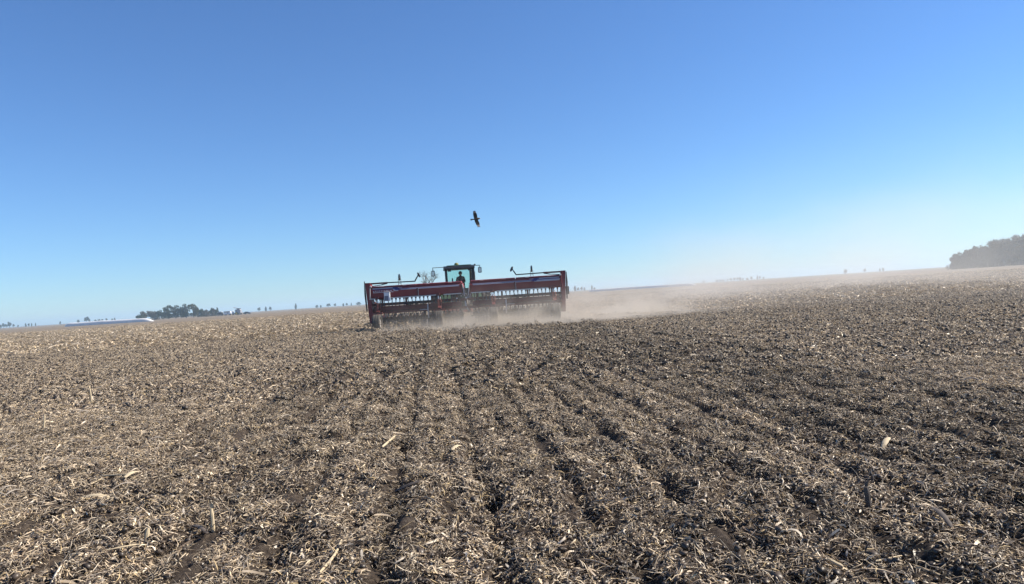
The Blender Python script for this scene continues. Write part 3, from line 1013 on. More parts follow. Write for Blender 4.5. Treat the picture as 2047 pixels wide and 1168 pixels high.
MB().prism([(1.5, 1.15), (1.5, 2.02), (2.2, 2.0), (3.4, 1.78), (3.62, 1.6), (3.66, 1.0), (3.4, 0.85), (1.6, 0.95)], -0.42, 0.42, 'x').build('hood', 'green', tr)
MB().box((0, 3.655, 1.3), (0.6, 0.04, 0.5)).build('grille', 'black', tr)
MB().beam((0, -0.4, 0.55), (0, -1.9, 0.58), 0.14, 0.08).build('draw_bar', 'black', tr)
# rear valves and couplings seen in the gap between the hoppers
for (vx, vz, vw, mt) in ((0.10, 1.55, 0.30, 'green'), (-0.12, 1.75, 0.22, 'cab_dark'), (0.25, 1.85, 0.14, 'green')):
    MB().cbox((vx, -0.62, vz), (vw, 0.22, 0.26), 0.04).build('rear_valve', mt, tr)
for q in range(4):
    MB().lathe([(-0.04, 0.02), (-0.04, 0.04), (0.04, 0.04), (0.04, 0.02)], (0.0 + 0.1 * q, -0.77, 1.62 + 0.1 * (q % 2)), axis='y', n=10).build('hose_coupling', 'grey_metal', tr, True)

# cab: floor, posts, roof, panes
ZB, ZT = 1.62, 3.29
lo = {'rl': (-0.80, -0.42), 'rr': (0.80, -0.42), 'fl': (-0.72, 1.25), 'fr': (0.72, 1.25)}
hi = {'rl': (-0.83, -0.48), 'rr': (0.83, -0.48), 'fl': (-0.76, 1.15), 'fr': (0.76, 1.15)}
MB().box((0, 0.42, ZB - 0.06), (1.62, 1.72, 0.16)).build('cab_floor', 'cab_dark', tr)
for k, wd in (('rl', 0.15), ('rr', 0.17), ('fl', 0.09), ('fr', 0.09)):
    MB().beam((*lo[k], ZB), (*hi[k], ZT), wd, 0.12).build('cab_post', 'cab_dark', tr)
MB().box((0, -0.44, ZB + 0.24), (1.46, 0.06, 0.44)).build('rear_panel', 'cab_dark', tr)
rf = MB().prism([(-0.66, ZT + 0.02), (-0.62, ZT + 0.13), (-0.2, ZT + 0.20), (0.9, ZT + 0.19), (1.3, ZT + 0.12), (1.34, ZT + 0.02), (1.25, ZT - 0.03), (-0.6, ZT - 0.03)], -0.93, 0.93, 'x').build('roof', 'cab_dark', tr)
MB().prism([(-0.45, ZT + 0.20), (-0.1, ZT + 0.245), (0.8, ZT + 0.24), (1.1, ZT + 0.18)], -0.74, 0.74, 'x').build('roof_cap', 'green', rf)
for xx in (-0.62, 0.62):
    MB().box((xx, -0.60, ZT - 0.10), (0.20, 0.10, 0.11)).build('work_lamp', 'black', rf)


def pane(p, nm='window'):
    c = sum((Vector(q) for q in p), Vector()) / 4
    n_ = (Vector(p[1]) - Vector(p[0])).cross(Vector(p[3]) - Vector(p[0])).normalized() * 0.003
    q = [c + (Vector(v) - c) for v in p]
    MB().add([v + n_ for v in q] + [v - n_ for v in q], [(0, 1, 2, 3), (7, 6, 5, 4), (0, 4, 5, 1), (1, 5, 6, 2), (2, 6, 7, 3), (3, 7, 4, 0)]).build(nm, 'glass', tr)


pane([(-0.72, -0.44, ZB + 0.47), (0.71, -0.44, ZB + 0.47), (0.74, -0.48, ZT - 0.04), (-0.75, -0.48, ZT - 0.04)])
pane([(0.67, 1.25, ZB + 0.05), (-0.67, 1.25, ZB + 0.05), (-0.71, 1.15, ZT - 0.04), (0.71, 1.15, ZT - 0.04)])
pane([(-0.77, 1.2, ZB + 0.05), (-0.82, -0.36, ZB + 0.05), (-0.84, -0.42, ZT - 0.04), (-0.78, 1.1, ZT - 0.04)])
pane([(0.82, -0.36, ZB + 0.05), (0.77, 1.2, ZB + 0.05), (0.78, 1.1, ZT - 0.04), (0.84, -0.42, ZT - 0.04)])
# mirrors on long arms
for s, xe, zz in ((-1, -1.60, 3.14), (1, 1.30, 3.20)):
    ar = MB().tube([(s * 0.85, 0.3, ZT + 0.17), (xe + s * 0.02, 0.15, ZT + 0.16), (xe, 0.15, ZT + 0.10), (xe, 0.15, zz + 0.14)], 0.022, 6).build('mirror_arm', 'black', tr, True)
    mh = MB().cbox((xe, 0.15, zz - 0.04), (0.22, 0.07, 0.36), 0.04).build('mirror_housing', 'black', ar)
    MB().cbox((xe, 0.110, zz - 0.04), (0.16, 0.006, 0.28), 0.03).build('mirror_glass', 'mirror', mh)
# exhaust stack beside the cab
ex = MB().tube([(0.98, 1.35, 1.9), (0.98, 1.35, 3.12)], 0.10, 12).build('exhaust_stack', 'black', tr, True)
MB().tube([(0.98, 1.35, 3.1), (0.98, 1.35, 3.35), (1.02, 1.30, 3.50), (1.12, 1.25, 3.58)], [0.05, 0.05, 0.048, 0.045], 10).build('exhaust_pipe', 'black', ex, True)
MB().lathe([(0, 0.04), (0, 0.13), (0.06, 0.14), (0.12, 0.11), (0.15, 0.05)], (-0.12, 0.3, ZT + 0.25), axis='z', n=16).build('satellite_receiver', 'olive', tr, True)
# seat, steering column, wheel, display
MB().cbox((0.08, 0.22, 2.14), (0.50, 0.48, 0.14), 0.04).build('seat', 'seat', tr)
MB().cbox((0.08, 0.0, 2.40), (0.46, 0.10, 0.46), 0.08).build('seat_back', 'seat', tr)
MB().box((0.08, 0.22, 1.86), (0.34, 0.34, 0.44)).build('seat_base', 'black', tr)
MB().beam((0.08, 0.92, 1.68), (0.08, 0.72, 2.38), 0.10, 0.10).build('steering_column', 'black', tr)
swm = MB()
ring = [(0.20 * math.cos(a_), 0.20 * math.sin(a_), 0) for a_ in np.linspace(0, 2 * PI, 21)]
swm.tube(ring, 0.016, 6, False).beam((-0.19, 0, 0), (0.19, 0, 0), 0.025).beam((0, -0.19, 0), (0, 0, 0), 0.025)
swm.build('steering_wheel', 'black', tr, True, (0.08, 0.68, 2.42)).rotation_euler = (R(28), 0, 0)
MB().cbox((-0.42, 0.42, 2.62), (0.08, 0.04, 0.26), 0.02).beam((-0.42, 0.46, 1.7), (-0.42, 0.44, 2.55), 0.03).build('display', 'black', tr)


# ------------------------------------------------------------------ bodies by union of tapered limbs
def union_body(name, parts, voxel, mat, smooth_iter=4):
    """parts: list of (points, radii) chains -> ONE continuous surface by voxel remesh"""
    b_ = MB()
    for pts, rad in parts:
        n_ = 14
        b_.tube(pts, rad, n_)
        for p, r_ in ((pts[0], rad[0]), (pts[-1], rad[-1])):
            p = Vector(p)
            vs, fs = [], []
            for i in range(1, 6):
                for k in range(10):
                    f_, a_ = PI * i / 6, 2 * PI * k / 10
                    vs.append(p + Vector((math.sin(f_) * math.cos(a_), math.sin(f_) * math.sin(a_), math.cos(f_))) * r_)
            for i in range(4):
                for k in range(10):
                    fs.append((i * 10 + k, i * 10 + (k + 1) % 10, i * 10 + 10 + (k + 1) % 10, i * 10 + 10 + k))
            fs += [tuple(range(10)), tuple(range(49, 39, -1))]
            b_.add(vs, fs)
    return remesh(b_, name, voxel, mat, smooth_iter)


def remesh(b_, name, voxel, mat, smooth_iter):
    o = bpy.data.objects.new(name, b_.mesh(name, mat))
    COL.objects.link(o)
    md = o.modifiers.new('r', 'REMESH')
    md.mode = 'VOXEL'
    md.voxel_size = voxel
    ms = o.modifiers.new('s', 'SMOOTH')
    ms.iterations = smooth_iter
    ms.factor = 0.5
    dg = bpy.context.evaluated_depsgraph_get()
    me_ = bpy.data.meshes.new_from_object(o.evaluated_get(dg))
    old = o.data
    o.modifiers.clear()
    o.data = me_
    bpy.data.meshes.remove(old)
    me_.name = name
    me_.shade_smooth()
    return o


# driver: seated, hands on the wheel, seen from behind
pc = Matrix.Translation((TX, TY, 0)) @ Matrix.Rotation(TYAW, 4, 'Z')
S0 = Vector((0.08, 0.20, 2.23))     # seat point in tractor space
P_ = lambda x, y, z: S0 + Vector((x, y, z))
parts = [
    ([P_(0, 0.02, 0.08), P_(0, 0.0, 0.25), P_(0, 0.0, 0.42), P_(0, 0.02, 0.54)], [0.17, 0.165, 0.18, 0.13]),     # trunk
    ([P_(-0.17, 0.02, 0.52), P_(0, 0.01, 0.55), P_(0.17, 0.02, 0.52)], [0.075, 0.10, 0.075]),
    ([P_(0, 0.02, 0.56), P_(0, 0.04, 0.68)], [0.065, 0.06]),                                              # neck
    ([P_(0, 0.05, 0.72), P_(0, 0.05, 0.80), P_(0, 0.04, 0.86)], [0.085, 0.10, 0.085]),                  # head
    ([P_(0, 0.13, 0.74), P_(0, 0.165, 0.765)], [0.022, 0.014]),                                           # nose
    ([P_(-0.10, 0.04, 0.76), P_(-0.105, 0.03, 0.80)], [0.018, 0.02]), ([P_(0.10, 0.04, 0.76), P_(0.105, 0.03, 0.80)], [0.018, 0.02]),
]
for s in (-1, 1):
    sh, el, wr = P_(s * 0.20, 0.02, 0.50), P_(s * 0.27, 0.18, 0.28), P_(s * 0.19, 0.42, 0.25)
    parts.append(([sh, (sh + el) / 2, el], [0.07, 0.058, 0.047]))
    parts.append(([el, (el + wr) / 2, wr], [0.046, 0.042, 0.03]))
    parts.append(([wr, wr + Vector((0, 0.06, 0.01))], [0.03, 0.036]))
    for k in range(4):
        k0 = wr + Vector((s * (0.028 - 0.019 * k), 0.08, 0.012))
        parts.append(([k0, k0 + Vector((0, 0.035, 0.0)), k0 + Vector((0, 0.045, -0.03 + 0.004 * (k == 3)))], [0.0095, 0.009, 0.008]))
    th0 = wr + Vector((-s * 0.035, 0.03, 0.0))
    parts.append(([th0, th0 + Vector((-s * 0.02, 0.03, -0.01)), th0 + Vector((-s * 0.015, 0.055, -0.02))], [0.011, 0.010, 0.009]))
    hp, kn, an = P_(s * 0.10, 0.06, 0.07), P_(s * 0.16, 0.46, 0.08), P_(s * 0.15, 0.50, -0.40)
    parts.append(([hp, (hp + kn) / 2, kn], [0.10, 0.085, 0.065]))
    parts.append(([kn, (kn + an) / 2, an], [0.062, 0.058, 0.04]))
    parts.append(([an + Vector((0, -0.03, -0.05)), an + Vector((0, 0.16, -0.07))], [0.045, 0.035]))
pe = union_body('person', [([pc @ Vector(q) for q in p], r_) for p, r_ in parts], 0.011, None)
# clothing / skin by body region
skin_i = []
me = pe.data
for mtn in ('cloth', 'skin'):
    me.materials.append(M[mtn])
inv = pc.inverted()
for pl in me.polygons:
    q = inv @ pl.center - S0
    if q.z > 0.62 or (q.y > 0.40 and q.z > 0.2):
        pl.material_index = 1
tag(pe, 'person in dark navy work clothes seated at the wheel inside the tractor cab', 'person')
hair = MB()
hv = []
c0 = pc @ P_(0, 0.045, 0.815)
hair.lathe([(-0.05, 0.108), (0.0, 0.114), (0.05, 0.105), (0.09, 0.07), (0.105, 0.02)], (0, 0, 0), axis='z', n=18)
ho = hair.build('hair', 'hair', None, True, c0)
ho.rotation_euler = (R(12), 0, TYAW)
bpy.context.view_layer.update()
mw = ho.matrix_world.copy()
ho.parent = pe
ho.matrix_parent_inverse = pe.matrix_world.inverted()

# ------------------------------------------------------------------ bird of prey
bx, bz = at(951, 438, 37.0)
bird = MB()
# local: +x head, +y one wing, -y the other wing, z back
bird.tube([(-0.13, 0, 0), (-0.06, 0, 0), (0.04, 0, 0.0), (0.13, 0, 0.005), (0.18, 0, 0.012), (0.215, 0, 0.014), (0.245, 0, 0.006), (0.268, 0, -0.008)],
          [0.030, 0.055, 0.075, 0.066, 0.046, 0.042, 0.028, 0.010], 14)


def slab(mb, pts, th, camber=0.0):
    """closed outline with thickness, slight camber upwards"""
    n_ = len(pts)
    cx_ = sum(p[0] for p in pts) / n_
    cy_ = sum(p[1] for p in pts) / n_
    zf = lambda p: (p[2] if len(p) > 2 else 0.0)
    top = [(p[0], p[1], zf(p) + th / 2) for p in pts]
    bot = [(p[0], p[1], zf(p) - th / 2) for p in pts]
    fs = [(i, (i + 1) % n_, n_ + (i + 1) % n_, n_ + i) for i in range(n_)]
    mb.add(top + bot, fs + [tuple(range(n_)), tuple(range(2 * n_ - 1, n_ - 1, -1))])


for s, sw, fl in ((1, -0.05, 0.05), (-1, 0.10, 0.10)):
    # wing in panels so that it can bend: root, arm, hand
    def wp(t_, le, te, z):
        return [(le + sw * t_, s * (0.03 + 0.44 * t_), z), (te + sw * t_, s * (0.03 + 0.44 * t_), z)]
    st_ = [(0.0, 0.10, -0.085), (0.25, 0.125, -0.10), (0.5, 0.13, -0.095), (0.75, 0.105, -0.085), (0.92, 0.075, -0.06)]
    for i in range(len(st_) - 1):
        a_ = wp(*st_[i], fl * st_[i][0] ** 2)
        b2 = wp(*st_[i + 1], fl * st_[i + 1][0] ** 2)
        slab(bird, [a_[0], b2[0], b2[1], a_[1]], 0.016)
    tip = st_[-1]
    for k in range(5):                     # spread primaries
        u0 = 0.075 - 0.135 * k / 5
        u1 = u0 - 0.024
        e_ = 1.02 + 0.05 * math.sin(PI * (k + 0.8) / 5)
        z0 = fl * 0.85
        base0, base1 = (u0 + sw * 0.9, s * (0.03 + 0.44 * 0.9), z0), (u1 + sw * 0.9, s * (0.03 + 0.44 * 0.9), z0)
        spread = (0.03 - 0.014 * k)
        t0 = (u0 + sw * e_ + spread - 0.004, s * (0.03 + 0.44 * e_), fl * e_ ** 2)
        t1 = (u1 + sw * e_ + spread + 0.004, s * (0.03 + 0.44 * e_), fl * e_ ** 2)
        slab(bird, [base0, t0, t1, base1], 0.012)
slab(bird, [(-0.10, 0.030), (-0.10, -0.030), (-0.22, -0.034), (-0.29, -0.058), (-0.312, -0.03), (-0.316, 0.0), (-0.312, 0.03), (-0.29, 0.058), (-0.22, 0.034)], 0.014)
bo = remesh(bird, 'bird', 0.0065, None, 2)
me = bo.data
bm_, t, b = mat_base('dark_brown_plumage')
ca = t.nodes.new('ShaderNodeAttribute')
ca.attribute_name = 'Col'
t.links.new(ca.outputs['Color'], b.inputs['Base Color'])
b.inputs['Roughness'].default_value = 0.85
me.materials.append(bm_)
co = np.zeros(len(me.vertices) * 3, np.float32)
me.vertices.foreach_get('co', co)
co = co.reshape(-1, 3)
c = np.tile(np.array([[0.030, 0.022, 0.016]]), (len(co), 1))
ay = np.abs(co[:, 1])
c = np.where((ay > 0.34)[:, None] & (ay < 0.44)[:, None], [[0.30, 0.25, 0.20]], c)
c = np.where((ay >= 0.44)[:, None], [[0.07, 0.06, 0.055]], c)
c = np.where((co[:, 0] < -0.17)[:, None], [[0.10, 0.085, 0.065]], c)
c = np.where((co[:, 0] < -0.275)[:, None], [[0.03, 0.03, 0.03]], c)
c = np.where((co[:, 0] > 0.24)[:, None] & (ay < 0.04)[:, None], [[0.35, 0.25, 0.10]], c)
c = c * (0.8 + 0.4 * vnoise(co[:, 0], co[:, 1], 0.02, 5))[:, None]
q = me.color_attributes.new('Col', 'FLOAT_COLOR', 'POINT')
q.data.foreach_set('color', np.concatenate([c, np.ones((len(c), 1))], 1).astype(np.float32).reshape(-1))
# banked steeply: belly turned to the camera, head to the right, wings up and down
X_ = Vector((0.96, 0.25, 0.10)).normalized()
Yw = Vector((-0.12, -0.20, 1.0))
Yw = (Yw - X_ * Yw.dot(X_)).normalized()
Z_ = X_.cross(Yw)
mb_ = Matrix((X_, Yw, Z_)).transposed().to_4x4()
mb_ = Matrix.Translation((bx, 37.0, bz)) @ mb_ @ Matrix.Scale(0.86, 4)
bo.matrix_world = mb_
tag(bo, 'dark brown hawk gliding with pale wing patches above the tractor', 'bird')

# ------------------------------------------------------------------ trees
def leaf_cloud(lumps, n, size, seed):
    """leaf-sized faces spread through lumpy volumes; lumps: (centre, radii)"""
    r_ = np.random.default_rng(seed)
    wts = np.array([l[1][0] * l[1][1] + l[1][0] * l[1][2] for l in lumps])
    idx = r_.choice(len(lumps), n, p=wts / wts.sum())
    C = np.array([l[0] for l in lumps])[idx]
    Rr = np.array([l[1] for l in lumps])[idx]
    d = r_.normal(size=(n, 3))
    d /= np.linalg.norm(d, axis=1, keepdims=True)
    rad = 0.55 + 0.55 * r_.random((n, 1)) ** 0.7
    c = C + d * Rr * rad
    a_ = r_.normal(size=(n, 3))
    a_ /= np.linalg.norm(a_, axis=1, keepdims=True)
    b_ = np.cross(a_, r_.normal(size=(n, 3)))
    b_ /= np.linalg.norm(b_, axis=1, keepdims=True)
    s_ = (size * (0.5 + r_.random((n, 1))))
    V_ = np.stack([c - a_ * s_, c - b_ * s_ * 0.55, c + a_ * s_, c + b_ * s_ * 0.55], 1).reshape(-1, 3)
    V_[:, 2] = np.maximum(V_[:, 2], 0.02)
    F_ = np.arange(n * 4).reshape(-1, 4)
    return V_, F_


def branches(b_, p, d, ln, r_, depth, rg, spread=0.55, upb=0.25, pts=None):
    q = p
    mid = p + d * ln * 0.5 + Vector((rg.uniform(-1, 1), rg.uniform(-1, 1), 0)) * ln * 0.06
    end = p + d * ln
    b_.tube([p, mid, end], [r_, r_ * 0.82, r_ * 0.62], 5 if depth > 1 else 4, False)
    if pts is not None:
        pts.append(end)
    if depth == 0:
        return
    for k in range(rg.choice((2, 3, 3)) if depth > 1 else rg.choice((2, 3, 4))):
        nd = (d + Vector((rg.uniform(-1, 1), rg.uniform(-1, 1), rg.uniform(-0.3, 0.6) + upb)) * spread).normalized()
        branches(b_, p + d * ln * rg.uniform(0.55, 1.0), nd, ln * rg.uniform(0.55, 0.8), r_ * 0.55, depth - 1, rg, spread, upb, pts)


def tree_meshes(kind, h, wd, seed, leafmat, leaf_n, leaf_s):
    rg = random.Random(seed)
    tb = MB()
    lumps = []
    if kind == 'round':
        th = h * 0.35
        tb.tube([(0, 0, -0.1), (0.02 * h, 0, th * 0.6), (0, 0.01 * h, h * 0.6)], [h * 0.035, h * 0.028, h * 0.012], 7)
        for k in range(5):
            a_ = k * 1.3 + rg.random()
            tb.tube([(0, 0, th * (0.6 + 0.1 * k)), (math.cos(a_) * wd * 0.2, math.sin(a_) * wd * 0.2, th + h * 0.15), (math.cos(a_) * wd * 0.36, math.sin(a_) * wd * 0.36, th + h * 0.32)], [h * 0.014, h * 0.009, h * 0.004], 5, False)
        for k in range(13):
            a_, e_ = rg.random() * 2 * PI, rg.random()
            rr_ = wd * 0.34 * math.sqrt(rg.random())
            zc = h * (0.34 + 0.52 * e_)
            sc = wd * (0.17 + 0.1 * rg.random()) * (1.15 - 0.45 * e_)
            lumps.append(((math.cos(a_) * rr_, math.sin(a_) * rr_, zc), (sc, sc, sc * 0.8)))
    elif kind == 'bushy':                         # foliage down to the ground
        tb.tube([(0, 0, -0.1), (0, 0.02 * h, h * 0.7)], [h * 0.03, h * 0.008], 6)
        for k in range(18):
            a_, e_ = rg.random() * 2 * PI, rg.random()
            rr_ = wd * 0.36 * math.sqrt(rg.random()) * (1 - 0.35 * e_)
            zc = h * (0.10 + 0.76 * e_)
            sc = wd * (0.17 + 0.08 * rg.random())
            lumps.append(((math.cos(a_) * rr_, math.sin(a_) * rr_, zc), (sc, sc, sc * 0.85)))
    elif kind == 'tiered':                        # flat-layered evergreen with leaning limbs
        tb.tube([(0, 0, -0.1), (0.03 * h, 0, h * 0.5), (0.0, 0, h * 0.86)], [h * 0.035, h * 0.024, h * 0.008], 7)
        for k in range(16):
            a_ = rg.random() * 2 * PI
            zc = h * (0.28 + 0.66 * k / 15)
            rr_ = wd * (0.12 + 0.32 * rg.random())
            c_ = (math.cos(a_) * rr_, math.sin(a_) * rr_, zc)
            tb.tube([(0, 0, zc - h * 0.10), (c_[0] * 0.6, c_[1] * 0.6, zc - h * 0.03), c_], [h * 0.012, h * 0.008, h * 0.004], 4, False)
            sc = wd * (0.14 + 0.08 * rg.random())
            lumps.append((c_, (sc * 1.3, sc * 1.3, sc * 0.5)))
        for k in range(5):
            a_ = rg.random() * 2 * PI
            lumps.append(((math.cos(a_) * wd * 0.2, math.sin(a_) * wd * 0.2, h * 0.22), (wd * 0.22, wd * 0.22, h * 0.14)))
    elif kind == 'column':
        tb.tube([(0, 0, -0.1), (0, 0, h * 0.85)], [h * 0.02, h * 0.006], 6)
        for k in range(9):
            zc = h * (0.14 + 0.78 * k / 8)
            sc = wd * 0.42 * math.sin(PI * (0.18 + 0.74 * k / 8)) + 0.05
            lumps.append(((rg.uniform(-.1, .1) * wd, rg.uniform(-.1, .1) * wd, zc), (sc, sc, h * 0.09)))
    elif kind == 'bare':
        ends = []
        branches(tb, Vector((0, 0, -0.1)), Vector((0.03, 0, 1)), h * 0.34, h * 0.026, 4, rg, 0.75, 0.22, ends)
    tm = tb.mesh('trunk', 'bark', True)
    cm = None
    if lumps:
        V_, F_ = leaf_cloud(lumps, leaf_n, leaf_s, seed)
        cm = mesh_np('crown', V_, F_, mat=M[leafmat])
    elif kind == 'bare':                         # fine outer twigs
        r_ = np.random.default_rng(seed)
        E_ = np.array([list(e) for e in ends])
        E_ = E_[r_.integers(0, len(E_), leaf_n)]
        d = r_.normal(size=(leaf_n, 3)) + np.array([0, 0, 0.5])
        d /= np.linalg.norm(d, axis=1, keepdims=True)
        s_ = np.cross(d, r_.normal(size=(leaf_n, 3)))
        s_ /= np.linalg.norm(s_, axis=1, keepdims=True)
        L_ = h * (0.04 + 0.09 * r_.random((leaf_n, 1)))
        w_ = leaf_s
        V_ = np.stack([E_ - s_ * w_, E_ + s_ * w_, E_ + d * L_], 1).reshape(-1, 3)
        cm = mesh_np('crown', V_, None, np.arange(leaf_n * 3).reshape(-1, 3), mat=M['bark'])
    return tm, cm


def tree(name, label, cat, loc, tm, cm, sc=1.0, rz=0.0, group=None, sx=1.0):
    o = empty(name, loc, rz)
    tag(o, label, cat, group)
    put('trunk', tm, o, scale=(sc, sc, sc))
    put('crown', cm, o, scale=(sc * sx, sc * sx, sc))
    return o


# bare tree rising behind the drill
bx_, bz_ = at(862, 590, 150)
tm, cm = tree_meshes('bare', 10.0, 7.2, 12, None, 420, 0.014)


def top_of(*ms):
    return max(max(v.co.z for v in m_.vertices) for m_ in ms)


_, bt_ = at(862, 532, 150)
tree('bare_tree', 'leafless tree with spreading branches standing behind the seed drill', 'tree', (bx_, 150, 0), tm, cm, bt_ / top_of(tm, cm))

# left grove, about half a kilometre off
D = 470.0
kinds = {}
for i, (k_, lm) in enumerate((('round', 'leaf_brown'), ('bushy', 'leaf_dark'), ('tiered', 'leaf_dark'), ('tiered', 'leaf_olive'), ('bushy', 'leaf_brown'), ('column', 'leaf_dark'), ('round', 'leaf_dark'), ('bushy', 'leaf_olive'))):
    kinds[(k_, lm)] = tree_meshes(k_, 10.0, 9.0 if k_ != 'column' else 3.0, 40 + i, lm, 1500 if k_ != 'column' else 500, 0.42)
grove = [  # px, top py, kind, leaf, width factor, label
    (279, 629, 'bushy', 'leaf_dark', 1.1, 'low dark bush at the outer end of the grove by the grain bag'),
    (287, 621, 'round', 'leaf_brown', 0.95, 'brownish rounded tree beside the low dark bush of the grove'),
    (301, 620, 'round', 'leaf_brown', 0.95, 'brownish twiggy tree behind the end of the long grain bag'),
    (309, 622, 'bushy', 'leaf_brown', 1.0, 'bushy brown tree just past the grain bag end'),
    (318, 619, 'round', 'leaf_dark', 0.85, 'small dark umbrella-shaped tree between brown trees of the grove'),
    (327, 623, 'bushy', 'leaf_dark', 1.1, 'low dark shrub under the tall evergreens, on the bag side'),
    (336, 611, 'tiered', 'leaf_dark', 0.85, 'tall dark evergreen with ragged layered limbs, nearer the bags'),
    (349, 611, 'tiered', 'leaf_dark', 0.85, 'tall dark evergreen in the middle of the grove'),
    (361, 613, 'bushy', 'leaf_dark', 0.75, 'dense dark tree filling the middle of the grove'),
    (371, 608, 'tiered', 'leaf_dark', 0.75, 'tallest dark evergreen of the grove beside the olive one'),
    (386, 608, 'tiered', 'leaf_olive', 0.80, 'tall olive-toned evergreen catching light in the grove'),
    (394, 614, 'bushy', 'leaf_olive', 0.8, 'olive bushy tree under the tall olive evergreen'),
    (402, 617, 'bushy', 'leaf_dark', 0.9, 'dark bushy tree on the vehicle side of the evergreens'),
    (411, 619, 'bushy', 'leaf_brown', 1.0, 'brown bushy tree between the evergreens and the round tree'),
    (421, 615, 'round', 'leaf_dark', 1.0, 'round dark tree near the parked farm vehicles'),
    (427, 618, 'bushy', 'leaf_brown', 0.9, 'brown bush next to the round dark tree by the vehicles'),
    (434, 614, 'column', 'leaf_dark', 1.0, 'slim dark upright cypress next to the dark wagon'),
    (431, 619, 'column', 'leaf_dark', 1.0, 'shorter slim cypress beside the round dark tree'),
]
for i, (px, py, k_, lm, wf, lab) in enumerate(grove):
    d_ = D + (i * 37 % 40) - 8
    x_, z_ = at(px, py, d_)
    tm, cm = kinds[(k_, lm)]
    sc = z_ / 10.0
    tree('bush' if 'bush at' in lab or 'shrub' in lab else 'tree', lab, 'bush' if 'bush at' in lab or 'shrub' in lab else 'tree', (x_, d_, 0), tm, cm, sc, i * 1.7, 'trees of the grove by the grain bag', wf / max(sc, 0.35) * (0.62 if sc < 0.7 else 0.9))

# wood on the right
wk = [tree_meshes('bushy', 10.0, 9.0, 70 + i, 'leaf_wood', 2400, 0.36) for i in range(4)]
wood_top = [(1903, 513), (1911, 508), (1921, 505), (1931, 501), (1941, 498), (1952, 496), (1962, 493), (1972, 490), (1983, 488), (1994, 488), (2005, 487), (2016, 484), (2028, 481), (2040, 479), (2053, 478), (2068, 477), (2085, 476), (2105, 476)]
D = 320.0
for i, (px, py) in enumerate(wood_top):
    for row in range(2):
        d_ = D + row * 7 + (i * 13 % 5) + i * 0.6
        x_, z_ = at(px + row * 5, py + row * 0.5 + (2 if i % 3 == 1 else 0), d_)
        tm, cm = wk[(i + row) % 4]
        sc = z_ / 9.6 * (0.95 + 0.1 * ((i * 7 + row * 5) % 9) / 8)
        tree('tree', 'dense grey-green tree with foliage to the ground in the wood at the field edge' if row == 0 else 'dense grey-green tree in the back row of the wood at the field edge', 'tree', (x_, d_, 0), tm, cm, sc, i * 2.1 + row, 'trees of the dense wood' if row == 0 else 'back row of the dense wood', 0.66 / sc ** 0.6)
bw = [tree_meshes('bare', 10.0, 9.0, 91 + i, None, 1100, 0.09) for i in range(3)]
for i, (px, py) in enumerate(((1977, 477), (1986, 475), (1995, 476), (2012, 471), (2023, 467), (2034, 466), (2044, 470))):
    d_ = D + 14 + i * 0.7
    x_, z_ = at(px, py, d_)
    tm, cm = bw[i % 3]
    tree('bare_tree', 'leafless tree rising above the dense wood at the field edge', 'tree', (x_, d_, 0), tm, cm, z_ / top_of(tm, cm), i * 1.3, 'leafless trees above the wood', 1.0)

# small far trees along the horizon
fk = {k_: tree_meshes(k_, 10.0, {'round': 8.5, 'bushy': 8.5, 'column': 3.4}[k_], 120 + i, 'leaf_far', 420, 0.75) for i, k_ in enumerate(('round', 'bushy', 'column'))}
far = [(1, 5, 6, 'bushy', 0), (6, 6, 9, 'round', 0), (12, 6, 7, 'round', 0), (19, 7, 11, 'round', 0), (27, 5, 6, 'round', 0), (36, 3, 3.5, 'bushy', 0), (51, 3, 5, 'column', 0), (57, 4, 5, 'round', 0), (63, 2, 5, 'column', 0), (71, 2, 4.5, 'column', 0),
       (120, 4, 5, 'bushy', 1), (156, 6, 6, 'bushy', 2), (173, 10, 11.5, 'round', 3), (179, 4, 5, 'bushy', 2), (191, 6, 4, 'bushy', 2), (198, 6, 4.5, 'bushy', 2), (204, 5, 4, 'bushy', 2), (213, 4, 5.5, 'round', 2), (224, 4, 4, 'bushy', 2), (229, 3, 4.5, 'column', 2),
       (517, 6, 7.5, 'round', 4), (531, 3.5, 7.5, 'column', 4), (540, 5, 8, 'round', 4), (591, 4, 9, 'column', 5),
       (633, 7, 4.5, 'bushy', 6), (641, 4, 4, 'bushy', 6), (656, 8, 6.5, 'round', 6), (669, 5, 5.5, 'round', 6), (686, 3, 4.5, 'column', 6), (693, 4, 5, 'round', 6), (702, 2, 4, 'column', 6), (716, 12, 5, 'bushy', 6),
       (1149, 4, 9, 'column', 7), (1155, 5, 6, 'round', 7), (1162, 5, 7, 'round', 7), (1168, 3, 5, 'column', 7), (1183, 3, 8, 'column', 7), (1188, 6, 3.5, 'bushy', 7),
       (1406, 6, 4, 'bushy', 8), (1433, 6, 4, 'bushy', 8), (1440, 6, 4, 'bushy', 8), (1446, 5, 3.5, 'bushy', 8), (1454, 3, 5, 'round', 8), (1461, 5, 5.5, 'round', 8), (1468, 5, 6, 'round', 8), (1474, 5, 6, 'round', 8), (1479, 4, 5.5, 'column', 8), (1485, 4, 4, 'bushy', 8), (1494, 6, 3.5, 'bushy', 8), (1502, 5, 5.5, 'round', 8), (1514, 3, 6, 'column', 8), (1519, 4, 5.5, 'round', 8), (1526, 4, 3.5, 'bushy', 8),
       (1690, 8, 8, 'bushy', 9), (1728, 5, 7, 'round', 10), (1759, 4, 5, 'bushy', 11), (1765, 5, 6, 'bushy', 11)]
